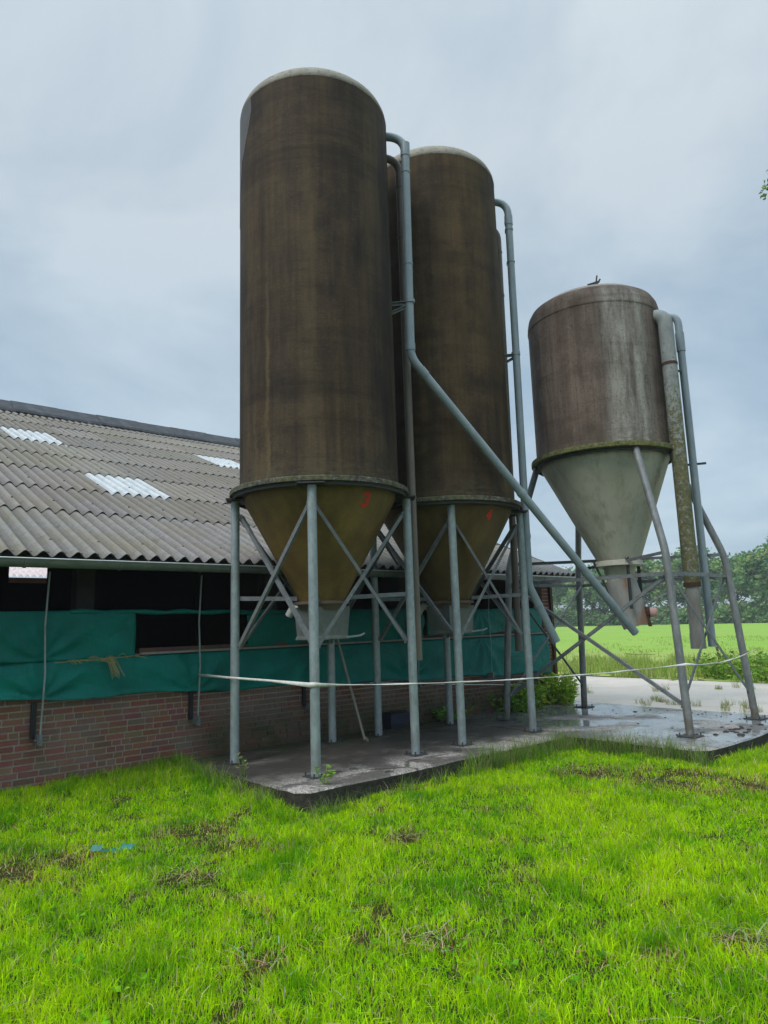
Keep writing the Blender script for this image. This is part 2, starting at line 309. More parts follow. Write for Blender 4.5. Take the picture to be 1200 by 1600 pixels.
    g_ = m_.math('MULTIPLY', m_.math('MULTIPLY', m_.rng(z_, .75, .1), m_.rng(xa, 3.6, 4.3)), m_.ramp(m_.noise(3.0, detail=6, rough=.7), [(.32, .25), (.58, .9)]))
    c = m_.mix(g_, c, (.04, .055, .024)); m_.col(c).bump(m_.noise(50, detail=6, rough=.7), .5, .006); M['brick'] = m_.m
    m_ = Mat('mortar', .92, .1); x_, y_, z_ = m_.xyz(); xa = m_.math('ADD', m_.math('MULTIPLY', x_, u.x), m_.math('MULTIPLY', y_, u.y))
    c = m_.ramp(m_.noise(30, detail=5), [(.3, (.30, .255, .22)), (.7, (.46, .40, .345))])
    g_ = m_.math('MULTIPLY', m_.math('MULTIPLY', m_.rng(z_, .8, .1), m_.rng(xa, 3.6, 4.3)), .85); m_.col(m_.mix(g_, c, (.05, .06, .03))).bump(m_.noise(60, detail=4), .5, .004); M['mortar'] = m_.m
    # roof
    m_ = Mat('fibre_cement', .8, .2); x_, y_, z_ = m_.xyz()
    v = m_.noise(1.0, detail=7, rough=.65, loc=(3, 0, 2)); c = m_.ramp(m_.noise(18, detail=6, rough=.75), [(.3, (.135, .132, .132)), (.7, (.23, .224, .22))])
    c = m_.mix(m_.ramp(v, [(.44, 0), (.62, .6)]), c, (.165, .145, .10))
    c = m_.mix(m_.math('MULTIPLY', m_.rng(z_, 2.7, 3.8), .5), c, (.15, .135, .115))
    c = m_.mix(m_.ramp(m_.noise(4.5, detail=8, rough=.8, loc=(9, 2, 1)), [(.55, 0), (.68, .7)]), c, (.095, .088, .075))
    c = m_.mix(m_.ramp(m_.noise(34, detail=5, rough=.7), [(.66, 0), (.72, .7)]), c, (.36, .36, .34))
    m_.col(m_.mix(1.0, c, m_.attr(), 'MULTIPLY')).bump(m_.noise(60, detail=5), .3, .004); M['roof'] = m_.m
    m_ = Mat('ridge_tar', .7, .3); c = m_.ramp(m_.noise(5, (1, 1, 1), 7, .75), [(.42, (.028, .031, .038)), (.60, (.055, .06, .07)), (.72, (.19, .19, .19))]); m_.col(c); M['ridge'] = m_.m
    m_ = Mat('skylight_sheet', .5, .4); m_.col(m_.mix(1.0, m_.ramp(m_.noise(6, (1, 1, .4), 7, .75), [(.3, (.29, .315, .33)), (.65, (.46, .49, .51))]), m_.attr(), 'MULTIPLY')); m_.b.inputs['Transmission Weight'].default_value = 0; M['skylight'] = m_.m
    m_ = Mat('pinkish_sheet', .7, .2); m_.col(m_.ramp(m_.noise(6, detail=6), [(.3, (.50, .42, .42)), (.65, (.66, .58, .58))])); M['pinksheet'] = m_.m
    m_ = Mat('gutter_zinc', .45, .5, .2); m_.col(m_.ramp(m_.noise(5, detail=6, rough=.7), [(.3, (.10, .125, .115)), (.7, (.19, .215, .205))])); M['gutter'] = m_.m
    m_ = Mat('gutter_lip', .3, .6, .3); m_.col((.55, .57, .58)); M['lip'] = m_.m
    # tarpaulin
    for nm, k in (('tarp', 1.0),):
        m_ = Mat('green_tarpaulin', .42, .16); c = m_.ramp(m_.noise(2.2, detail=6, rough=.6), [(.3, (.002*k, .12*k, .104*k)), (.7, (.003*k, .20*k, .172*k))])
        c = m_.mix(m_.ramp(m_.noise(9, (1, 1, .15), 6, .7), [(.58, 0), (.78, .2)]), c, (.02*k, .17*k, .15*k))
        c = m_.mix(m_.ramp(m_.noise(28, detail=6, rough=.8), [(.62, 0), (.7, .35)]), c, (.06, .075, .06)); m_.col(c).bump(m_.math('ADD', m_.noise(3.5, (1, 1, .6), 4), m_.math('MULTIPLY', m_.noise(13, (1, 1, .5), 5, .7, dist=1.5), .35)), .6, .05)
        vo = m_.n('ShaderNodeTexVoronoi'); vo.feature = 'DISTANCE_TO_EDGE'; vo.inputs['Scale'].default_value = 2.3; vo.inputs['Randomness'].default_value = 1; m_.l(m_.mapv((1, 1, 1.7)), vo.inputs['Vector'])
        m_.bump(m_.math('ADD', m_.math('ADD', m_.noise(3.5, (1, 1, .6), 4), m_.math('MULTIPLY', m_.noise(13, (1, 1, .5), 5, .7, dist=1.5), .4)), m_.math('MULTIPLY', m_.rng(vo.outputs[0], 0, .12), .09)), .6, .05)
        m_.l(m_.noise(12, detail=3), m_.b.inputs['Coat Weight']) if False else None; M[nm] = m_.m
    M['wood'] = plain('grey_sill_wood', (.27, .245, .215), .85, .1, .3, 20); M['wood_d'] = plain('brown_board', (.075, .05, .038), .8, .15, .35, 15)
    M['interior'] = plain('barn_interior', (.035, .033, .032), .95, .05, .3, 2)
    M['pillar'] = plain('interior_pillar', (.09, .085, .08), .9, .1, .3, 6)
    m_ = Mat('barrier_tape', .5, .3); m_.col(m_.ramp(m_.noise(20, detail=4), [(.3, (.58, .58, .55)), (.7, (.74, .74, .71))])); M['tape'] = m_.m
    M['scrap'] = plain('teal_plastic', (.02, .15, .115), .4, .4, .2, 20); M['straw'] = plain('straw', (.36, .30, .14), .9, .1, .3, 50)
    # foliage: colour per blade / leaf
    for nm, tr in (('blade', .45), ('leaf', .3)):
        m_ = Mat(nm, .65, .06); c = m_.attr(); m_.col(c)
        t = m_.n('ShaderNodeBsdfTranslucent'); m_.l(c, t.inputs[0]); x = m_.n('ShaderNodeMixShader'); x.inputs[0].default_value = tr
        o_ = m_.t.nodes['Material Output']; m_.l(m_.b.outputs[0], x.inputs[1]); m_.l(t.outputs[0], x.inputs[2]); m_.l(x.outputs[0], o_.inputs[0]); M[nm] = m_.m
    M['bark'] = plain('bark', (.085, .075, .06), .9, .1, .4, 6)
mk()

# ------------------------------------------------------------------ ground
def gz(x, y):
    a = x*u.x + y*u.y; b = x*n.x + y*n.y
    z = -.125
    t = min(max((b-6.0)/1.9, 0), 1)*min(max((4.4-a)/.8, 0), 1); z += t*t*(3-2*t)*.085
    t = min(max((a-15.0)/1.0, 0), 1); z += t*.09
    dd = max(b-5.6, 5.35-b if b < 5.6 else 0, 3.4-a, a-8.2, 0) if b < 5.8 else 9
    z -= .045*max(0, 1-dd/.6)
    if 7.6 < a < 9.6: z -= .05*max(0, 1-abs(b-3.55)/.5)
    k = max(0, 1-max(abs(x), abs(y))/40)
    z += k*.035*noise.noise(Vector((x*.9, y*.9, 3))) + k*.014*noise.noise(Vector((x*3.3, y*3.3, 7)))
    return z
def ground():
    xs = np.concatenate([-np.geomspace(1500, 12.5, 16), np.arange(-12, 14, .2), np.geomspace(14.2, 1500, 18)])
    ys = np.concatenate([-np.geomspace(1500, 6, 14), np.arange(-5, 20, .2), np.geomspace(20.3, 1500, 20)])
    vs = [(x, y, gz(x, y)) for y in ys for x in xs]; k = len(xs)
    fs = [(j*k+i, j*k+i+1, (j+1)*k+i+1, (j+1)*k+i) for j in range(len(ys)-1) for i in range(k-1)]
    b = MB(); b.add(vs, fs); tag(b.build('ground', M['soil'], smooth=60), kind='structure')
    b = MB(); q = [P(16.6, -900), P(1400, -900), P(1400, 900), P(16.6, 900)]
    xs = [16.6, 18, 20, 23, 27, 32, 40, 60, 100, 200, 500, 1400]; ys = list(range(-40, 61, 4)); ys = [-900, -300, -100]+ys+[100, 300, 900]
    vs = [P(a, c, -.02+.05*noise.noise(Vector((a*.2, c*.2, 0)))*(a < 60)) for c in ys for a in xs]; k = len(xs)
    b.add(vs, [(j*k+i, j*k+i+1, (j+1)*k+i+1, (j+1)*k+i) for j in range(len(ys)-1) for i in range(k-1)])
    tag(b.build('field', M['field'], smooth=60), kind='structure')
ground()
def slab_mesh(name, a0, a1, b0, b1, z1, jag=.02, mats=None, st=.12, depth=.4):
    b = MB(); na = max(2, int((a1-a0)/st)); nb_ = max(2, int((b1-b0)/st))
    def pt(i, j, z, o=0):
        a = a0+(a1-a0)*i/na; c = b0+(b1-b0)*j/nb_; sa = -1 if i == 0 else (1 if i == na else 0); sc = -1 if j == 0 else (1 if j == nb_ else 0)
        w = jag*noise.noise(Vector((a*2.3, c*2.3, 5))) + jag*.8*noise.noise(Vector((a*8, c*8, 3+z*4)))
        if sa and sc: w -= .05
        return P(a+sa*(o+w), c+sc*(o+w), z+(.006*noise.noise(Vector((a*1.3, c*1.3, 1)))))
    K = na+1; b.add([pt(i, j, z1, -.02) for j in range(nb_+1) for i in range(K)], [(j*K+i, j*K+i+1, (j+1)*K+i+1, (j+1)*K+i) for j in range(nb_) for i in range(na)])
    per = [(i, 0) for i in range(na)]+[(na, j) for j in range(nb_)]+[(i, nb_) for i in range(na, 0, -1)]+[(0, j) for j in range(nb_, 0, -1)]; k = len(per)
    for z0, o0, z2, o2, mi in ((z1-.016, 0, z1, -.02, 0), (z1-.08, -.004, z1-.016, 0, 1), (z1-depth, .0, z1-.08, -.004, 1)):
        b.cur = mi; b.add([pt(i, j, z0, o0) for i, j in per]+[pt(i, j, z2, o2) for i, j in per], [(i, (i+1) % k, k+(i+1) % k, k+i) for i in range(k)])
    return tag(b.build(name, mats or [M['slab'], M['edge']], smooth=40), kind='structure')
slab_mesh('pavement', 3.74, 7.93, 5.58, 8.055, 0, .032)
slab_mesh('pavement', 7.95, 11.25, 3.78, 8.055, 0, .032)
slab_mesh('road', 11.27, 16.3, -25, 45, -.006, .03, [M['road'], M['edge']], .5)

# ------------------------------------------------------------------ grass
def blades_mesh(name, pts, hts, wds, cols, lean=.5, seed=1, parent=None, mat='blade', flat=0):
    r = np.random.default_rng(seed); k = len(pts); pts = np.asarray(pts, float)
    az = r.uniform(0, 2*np.pi, k); ln = np.abs(r.normal(0, lean, k))+.05
    d = np.stack([np.cos(az), np.sin(az), np.zeros(k)], 1); fa = r.uniform(0, 2*np.pi, k)
    s = np.stack([np.cos(fa), np.sin(fa), np.zeros(k)], 1)*wds[:, None]/2
    h = hts[:, None]; up_ = np.array([0, 0, 1.])
    m1 = pts + d*(ln[:, None]*h*.28) + up_*h*.52; tip = pts + d*(ln[:, None]*h*1.0) + up_*h*np.clip(1-.28*ln[:, None]**1.5, .25, 1)
    v = np.stack([pts-s, pts+s, m1-s*.85, m1+s*.85, tip], 1).reshape(-1, 3)
    i = np.arange(k)*5
    quad = np.stack([i, i+1, i+3, i+2], 1); tri = np.stack([i+2, i+3, i+4], 1)
    loops = np.concatenate([quad, tri], 1).reshape(-1)           # per blade: quad then tri
    me = bpy.data.meshes.new(name); me.vertices.add(k*5); me.vertices.foreach_set('co', v.reshape(-1).astype('f'))
    me.loops.add(k*7); me.loops.foreach_set('vertex_index', loops.astype('i'))
    me.polygons.add(k*2); st = np.stack([np.arange(k)*7, np.arange(k)*7+4], 1).reshape(-1); me.polygons.foreach_set('loop_start', st.astype('i'))
    me.materials.append(M[mat]); me.update(calc_edges=True)
    at = me.color_attributes.new('tint', 'FLOAT_COLOR', 'POINT')
    c = np.repeat(np.concatenate([cols, np.ones((k, 1))], 1), 5, 0); at.data.foreach_set('color', c.reshape(-1).astype('f'))
    o = bpy.data.objects.new(name, me); C.objects.link(o)
    if parent: o.parent = parent
    return o
def vnoise(x, y, s, o=0):
    return np.array([noise.noise(Vector((a*s, b*s, o))) for a, b in zip(x, y)])
def gridnoise(s, o, x, y):     # fast bilinear lookup of a noise grid
    x0, y0 = -14, -1; st = .06; W_, H_ = 520, 420
    key = (s, o)
    if key not in gridnoise.c:
        gridnoise.c[key] = np.array([[noise.fractal(Vector(((x0+i*st)*s, (y0+j*st)*s, o)), .8, 2, 3) for i in range(W_)] for j in range(H_)])
    g_ = gridnoise.c[key]; i = np.clip(((x-x0)/st).astype(int), 0, W_-1); j = np.clip(((y-y0)/st).astype(int), 0, H_-1)
    return g_[j, i]
gridnoise.c = {}
PATCH = [(-2.55, 5.2, .42), (-1.6, 5.9, .35), (2.9, 7.3, .62), (2.1, 7.7, .4), (-1.35, 4.9, .22), (.2, 3.9, .16), (1.7, 3.7, .15), (-.7, 3.7, .14), (-1.2, 5.55, .2), (3.5, 7.0, .4), (.05, 5.6, .15), (4.6, 7.7, .5)]
def lawn():
    r = np.random.default_rng(5); K = 680000
    y = 2.2 + (r.uniform(0, 1, K)**.95)*10.5; x = r.uniform(-1, 1, K)*(y*.68+.7) 
    a = x*u.x+y*u.y; b = x*n.x+y*n.y
    ok = (b < 8.04) & ~((a > 3.72) & (a < 7.95) & (b > 5.56)) & ~((a > 7.92) & (b > 3.76)) & (a < 11.2)
    x, y, a, b = x[ok], y[ok], a[ok], b[ok]
    g1 = gridnoise(.9, 1, x, y); g2 = gridnoise(3.2, 5, x, y); g3 = gridnoise(1.9, 9, x, y)
    bare = np.zeros(len(x))
    for px, py, pr in PATCH: bare = np.maximum(bare, np.clip(1.35-np.hypot(x-px, (y-py)*1.0)/pr, 0, 1))
    bare = np.maximum(bare*np.clip(.75+g2, 0, 1), np.clip((g2-.44)*2.4, 0, .85))
    # density thinning: nearer the camera more blades per area come from the sampling already
    keep = r.uniform(0, 1, len(x)) > bare*.82
    x, y, a, b, g1, g2, g3, bare = [q_[keep] for q_ in (x, y, a, b, g1, g2, g3, bare)]; k = len(x)
    edge = np.clip((b-6.9)/1.0, 0, 1)*np.clip((a-2.0)/1.3, .12, 1)*(a < 3.9) ; e2 = np.clip(1-np.abs(b-5.4)/.3, 0, 1)*((a > 3.4) & (a < 8))*np.where(a < 5.8, -.45, 1.) + np.clip(1-np.abs(b-3.6)/.3, 0, 1)*(a > 7.9) + np.clip(1-np.abs(a-3.55)/.25, 0, 1)*(b > 5.4)
    g4 = gridnoise(7.5, 13, x, y)
    ht = (.055 + .035*np.clip(g1+.5, 0, 1.3) + .05*np.clip(g3, 0, 1) + .05*np.clip(g4, -.7, 1)) * r.uniform(.4, 1.35, k) * .74 * (1-.55*bare)
    ht = np.clip(ht, .015, .2) * (1 + 1.0*edge + .9*np.clip(e2, -.7, 1)*r.uniform(.2, 1.3, k))
    wd = r.uniform(.003, .0068, k)*(.7+y/14)
    base = np.array([[.27, .60, .006]]); dk = np.array([[.09, .33, .005]]); yl = np.array([[.50, .72, .008]]); st = np.array([[.62, .54, .26]]); rd = np.array([[.30, .14, .06]])
    t = np.clip(.5+g1*.7+g4*.8+r.normal(0, .25, k), 0, 1)[:, None]; c = base*(1-t)+yl*t
    t = np.clip(g3*1.1-g4*.4+r.normal(0, .2, k), 0, .9)[:, None]; c = c*(1-t)+dk*t
    t = (edge*.6+np.clip(e2, 0, 1)*.3)[:, None]; c = c*(1-t)+np.array([[.10, .26, .02]])*t
    dry = (r.uniform(0, 1, k) < .045+.5*bare+.10*np.clip(g2+.2, 0, 1)); c[dry] = st*r.uniform(.5, 1.15, (dry.sum(), 1))
    red = (r.uniform(0, 1, k) < .35*bare*(x < 6)); c[red] = rd
    c *= r.uniform(.68, 1.42, (k, 1))
    z = np.array([gz(p, q_) for p, q_ in zip(x, y)])-.006
    o = blades_mesh('grass', np.stack([x, y, z], 1), ht, wd, c, .7, 2)
    tag(o, 'short bright green lawn with bare brown patches in front of the silos', 'grass', kind='stuff')
lawn()
def tufts(name, spots, label, cat, cols, seed, kind='stuff', lean=.45, w=(.003, .006)):
    r = np.random.default_rng(seed); p = []; h = []; c = []
    for (x, y, z, rad, hh, k) in spots:
        for i in range(k):
            an = r.uniform(0, 6.28); q_ = rad*math.sqrt(r.uniform()); p.append((x+q_*math.cos(an), y+q_*math.sin(an), z)); h.append(hh*r.uniform(.35, 1.1)); c.append(np.array(cols[r.integers(len(cols))])*r.uniform(.7, 1.2))
    o = blades_mesh(name, p, np.array(h), r.uniform(w[0], w[1], len(p)), np.array(c), lean, seed)
    return tag(o, label, cat, kind=kind)
rg = random.Random(3)
sp = []
for i in range(210):       # long grass leaning over the slab edges
    s_ = rg.random()
    if s_ < .45: a_, b_ = rg.uniform(5.8, 7.95), 5.52-rg.random()*.12
    elif s_ < .7: a_, b_ = 7.9-rg.random()*.1, rg.uniform(3.8, 5.5)
    elif s_ < .9: a_, b_ = 3.66-rg.random()*.12, rg.uniform(5.9, 7.6)
    else: a_, b_ = rg.uniform(3.75, 6), 5.45-rg.random()*.1
    p = P(a_, b_); hh = rg.uniform(.24, .42) if s_ < .45 and a_ > 5.6 or .45 < s_ < .7 else rg.uniform(.14, .24); sp.append((p.x, p.y, gz(p.x, p.y), .07, hh, 26))
tufts('grass', sp, 'long grass with pale seed stalks leaning along the concrete slab edge', 'grass', [(.16, .30, .05), (.22, .36, .06), (.11, .24, .03), (.40, .38, .2)], 4)
sp = []
for i in range(420):       # verge across the road
    a_ = rg.uniform(16.25, 22); b_ = rg.uniform(-6, 14); p = P(a_, b_); sp.append((p.x, p.y, -.05, .35, rg.uniform(.25, .55), 46))
tufts('grass', sp, 'tall dry and green verge grass beyond the pale road', 'grass', [(.28, .42, .07), (.36, .48, .10), (.46, .43, .20), (.20, .34, .05)], 6, w=(.012, .022))
sp = []
for i in range(700):
    a_ = 19+rg.random()**1.5*30; b_ = rg.uniform(-14, 16)*(.5+a_/40); p = P(a_, b_); sp.append((p.x, p.y, -.02, .6, rg.uniform(.10, .26), 16))
tufts('grass', sp, 'uneven pale tufts where the meadow meets the verge', 'grass', [(.28, .44, .07), (.36, .50, .10), (.42, .42, .17), (.22, .38, .05)], 16, w=(.015, .035), lean=.9)
sp = []
for a_, b_ in ((12.0, 6.8), (11.6, 5.9), (12.1, 5.2), (11.7, 6.4), (13.9, 7.3), (15.5, 5.0), (11.5, 4.9), (12.5, 8.5), (14.8, 6.4)):
    p = P(a_, b_)
    for j in range(4): sp.append((p.x+rg.uniform(-.3, .3), p.y+rg.uniform(-.3, .3), -.006, .08, rg.uniform(.08, .2), 30))
tufts('grass', sp, 'thin dry weeds growing in the joint between wet slab and road', 'grass', [(.34, .36, .12), (.45, .38, .2), (.24, .34, .07)], 8, w=(.004, .008))

# ------------------------------------------------------------------ leafy plants, trees
def leaf_mesh(bm, p, d, size, col, rr, shape='leaf', wr=.5):
    d = Vector(d).normalized(); s = d.cross(Vector((rr.uniform(-1, 1), rr.uniform(-1, 1), rr.uniform(-1, 1)))).normalized(); w = size*wr/2
    bm.c = col; p = Vector(p); nn = d.cross(s)*size*.12
    bm.add([p, p+d*size*.45-s*w+nn, p+d*size, p+d*size*.45+s*w+nn], [(0, 1, 2, 3)])
def weed(name, loc, h, nst, label, cat, seed, spread=.15, lsize=.07, cols=((.10, .26, .03), (.16, .36, .04), (.24, .44, .06)), group=None, per=16):
    rr = random.Random(seed); t = empty(name, loc, label, cat, group); sb = MB(); lb = MB()
    for i in range(nst):
        an = rr.uniform(0, 6.28); r0 = spread*math.sqrt(rr.random()); b = Vector((r0*math.cos(an), r0*math.sin(an), 0)); tip = b*1.35 + Vector((rr.uniform(-.08, .08), rr.uniform(-.08, .08), h*rr.uniform(.6, 1.05)))
        mid = (b+tip)/2 + Vector((rr.uniform(-.03, .03), rr.uniform(-.03, .03), .02)); path = [b, mid, tip]
        sb.tube(path, .004, 5)
        for j in range(per):
            q_ = (j+.5)/per; p = b.lerp(mid, q_*2) if q_ < .5 else mid.lerp(tip, q_*2-1); a2 = rr.uniform(0, 6.28)
            leaf_mesh(lb, p, (math.cos(a2), math.sin(a2), rr.uniform(-.2, .7)), lsize*rr.uniform(.6, 1.3), tuple(x*rr.uniform(.8, 1.2) for x in rr.choice(cols)), rr)
    sb.c = (.12, .2, .04)
    sb.build('stem', plainc('weed_stem', (.12, .18, .05)), t); lb.build('leaves', M['leaf'], t); return t
_pc = {}
def plainc(nm, c):
    if nm not in _pc: _pc[nm] = plain(nm, c)
    return _pc[nm]
p = P(9.9, 7.82); weed('shrub', (p.x, p.y, 0), .42, 46, 'bright leafy shrub sprouting at the far end of the brick wall', 'shrub', 1, .30, .09, ((.16, .34, .03), (.30, .50, .05), (.42, .58, .08)), per=20)
p = P(10.75, 7.78); weed('shrub', (p.x, p.y, 0), .52, 46, 'yellow-green shrub round the outer barn corner beside the road', 'shrub', 2, .30, .10, ((.26, .46, .04), (.42, .60, .07), (.50, .62, .10)), per=20)
p = P(9.5, 7.75); weed('weed', (p.x, p.y, 0), .30, 22, 'low dark green weeds at the wall foot behind the splayed leg', 'weed', 3, .3, .08)
p = P(8.05, 7.78); weed('weed', (p.x, p.y, 0), .20, 14, 'small leafy weed at the wall foot near the middle silo', 'weed', 4, .2, .07)
weed('weed', (-.66, 7.02, 0), .19, 3, 'small upright nettle beside the front leg of the nearest silo', 'weed', 5, .03, .05, ((.20, .36, .05), (.28, .46, .07)), per=10)
p = P(4.3, 5.9); weed('weed', (-1.55, 7.6, 0), .22, 4, 'thin pale weed on the slab beside the leftmost leg', 'weed', 6, .05, .05, ((.24, .30, .10), (.32, .36, .14)), per=5)
for k_, (a_, b_) in enumerate(((16.8, 6.3), (17.2, 5.2), (16.9, 4.3), (17.5, 7.6))):
    p = P(a_, b_); weed('nettle', (p.x, p.y, -.03), .62, 40, ['nettle clump behind the spout of the small silo', 'nettle clump behind the near splayed leg beyond the road', 'tall nettle clump below the thick lichen pipe', 'low nettle clump on the verge left of the spout'][k_], 'nettles', 20+k_, .6, .13, ((.12, .26, .03), (.20, .36, .05), (.30, .46, .07)), 'nettle clumps on the verge', 14)

def tree_meshes(seed, H, Rr, base, dens, lsize, cols, low=.22):
    rr = random.Random(seed); tb = MB(); lb = MB(); top = H*.86
    path = [Vector((0, 0, 0)), Vector((rr.uniform(-.3, .3), rr.uniform(-.3, .3), H*.3)), Vector((rr.uniform(-.6, .6), rr.uniform(-.6, .6), H*.6)), Vector((rr.uniform(-.7, .7), rr.uniform(-.7, .7), top))]
    r0 = H*.022; tb.tube(path, lambda i: r0*(1, .75, .45, .12)[i], 8)
    clumps = []
    for i in range(26):
        z0 = H*(low+.05+.6*rr.random()); an = rr.uniform(0, 6.28); t = z0/H; wid = Rr*(math.sin(math.pi*min(1, max(.08, (t-low+.15)/(1.12-low))))**.6)
        e_ = Vector((math.cos(an)*wid*rr.uniform(.45, .95), math.sin(an)*wid*rr.uniform(.45, .95), z0+H*rr.uniform(.04, .2)))
        s_ = Vector((0, 0, z0*.85)); tb.tube([s_, s_.lerp(e_, .5)+Vector((0, 0, -.1*H*.2)), e_], lambda i: r0*(.4, .22, .08)[i], 5)
        clumps.append((e_, Rr*rr.uniform(.24, .42)))
    for i in range(14): clumps.append((Vector((rr.uniform(-.5, .5)*Rr, rr.uniform(-.5, .5)*Rr, H*rr.uniform(.6, .93))), Rr*rr.uniform(.2, .36)))
    for c_, cr_ in clumps:
        tone = rr.choice(cols); k = int(dens*rr.uniform(.7, 1.2))
        for j in range(k):
            v = Vector((rr.gauss(0, 1), rr.gauss(0, 1), rr.gauss(0, .75))).normalized()*cr_*(rr.random()**.4)*rr.uniform(.85, 1.15)
            if v.z < -cr_*.3 and rr.random() < .4: continue
            leaf_mesh(lb, c_+v, (rr.uniform(-1, 1), rr.uniform(-1, 1), rr.uniform(-.7, .5)), lsize*rr.uniform(.6, 1.3), tuple(x*rr.uniform(.75, 1.25) for x in tone), rr, wr=.75)
    return tb, lb
def rosettes():
    rr = random.Random(31); lb = MB(); k = 0
    while k < 130:
        y = rr.uniform(2.4, 9.5); x = rr.uniform(-1, 1)*(y*.66+.5); a = x*u.x+y*u.y; b_ = x*n.x+y*n.y
        if b_ > 7.9 or (3.6 < a < 8 and b_ > 5.4) or (a > 7.8 and b_ > 3.6): continue
        if noise.noise(Vector((x*1.1, y*1.1, 40))) < -.05: continue
        k += 1; z = gz(x, y); tone = rr.choice(((.16, .38, .02), (.12, .32, .02), (.24, .46, .02)))
        for j in range(rr.randint(4, 9)):
            an = rr.uniform(0, 6.28); leaf_mesh(lb, (x+rr.gauss(0, .012), y+rr.gauss(0, .012), z+rr.uniform(.02, .05)), (math.cos(an), math.sin(an), rr.uniform(.1, .8)), rr.uniform(.02, .045), tuple(q_*rr.uniform(.8, 1.2) for q_ in tone), rr, wr=rr.uniform(.45, .9))
    tag(lb.build('weed', M['leaf']), 'small broad-leaved weeds scattered through the lawn', 'weeds', kind='stuff')
    # lying dead stalks
    sb = MB()
    for i in range(900):
        if i < 500: px, py, pr = rr.choice(PATCH); x = rr.gauss(px, pr*.6); y = rr.gauss(py, pr*.6)
        else: y = rr.uniform(2.4, 8.5); x = rr.uniform(-1, 1)*(y*.66+.5)
        a = x*u.x+y*u.y; b_ = x*n.x+y*n.y
        if b_ > 7.9 or (3.6 < a < 8 and b_ > 5.45) or (a > 7.8 and b_ > 3.7): continue
        an = rr.uniform(0, 6.28); l_ = rr.uniform(.05, .16); z = gz(x, y)+rr.uniform(.015, .06); sb.c = tuple(q_*rr.uniform(.5, 1.1) for q_ in (.58, .50, .28))
        d = Vector((math.cos(an), math.sin(an), rr.uniform(-.1, .35))); p0 = Vector((x, y, z)); s_ = d.cross(Z).normalized()*rr.uniform(.0015, .003)
        p1 = p0+d*l_*.5+Z*.006; p2 = p0+d*l_-Z*.004; sb.add([p0-s_, p0+s_, p1-s_, p1+s_, p2], [(0, 1, 3, 2), (2, 3, 4)])
    tag(sb.build('dead_stalk', M['blade']), 'dead straw-coloured stalks lying in the lawn', 'dead grass', kind='stuff')
rosettes()
TC = ((.12, .235, .10), (.17, .30, .11), (.27, .40, .14), (.095, .20, .09))  # far leaf tones lightened and blued, distance haze mixed into the colour
protos = []
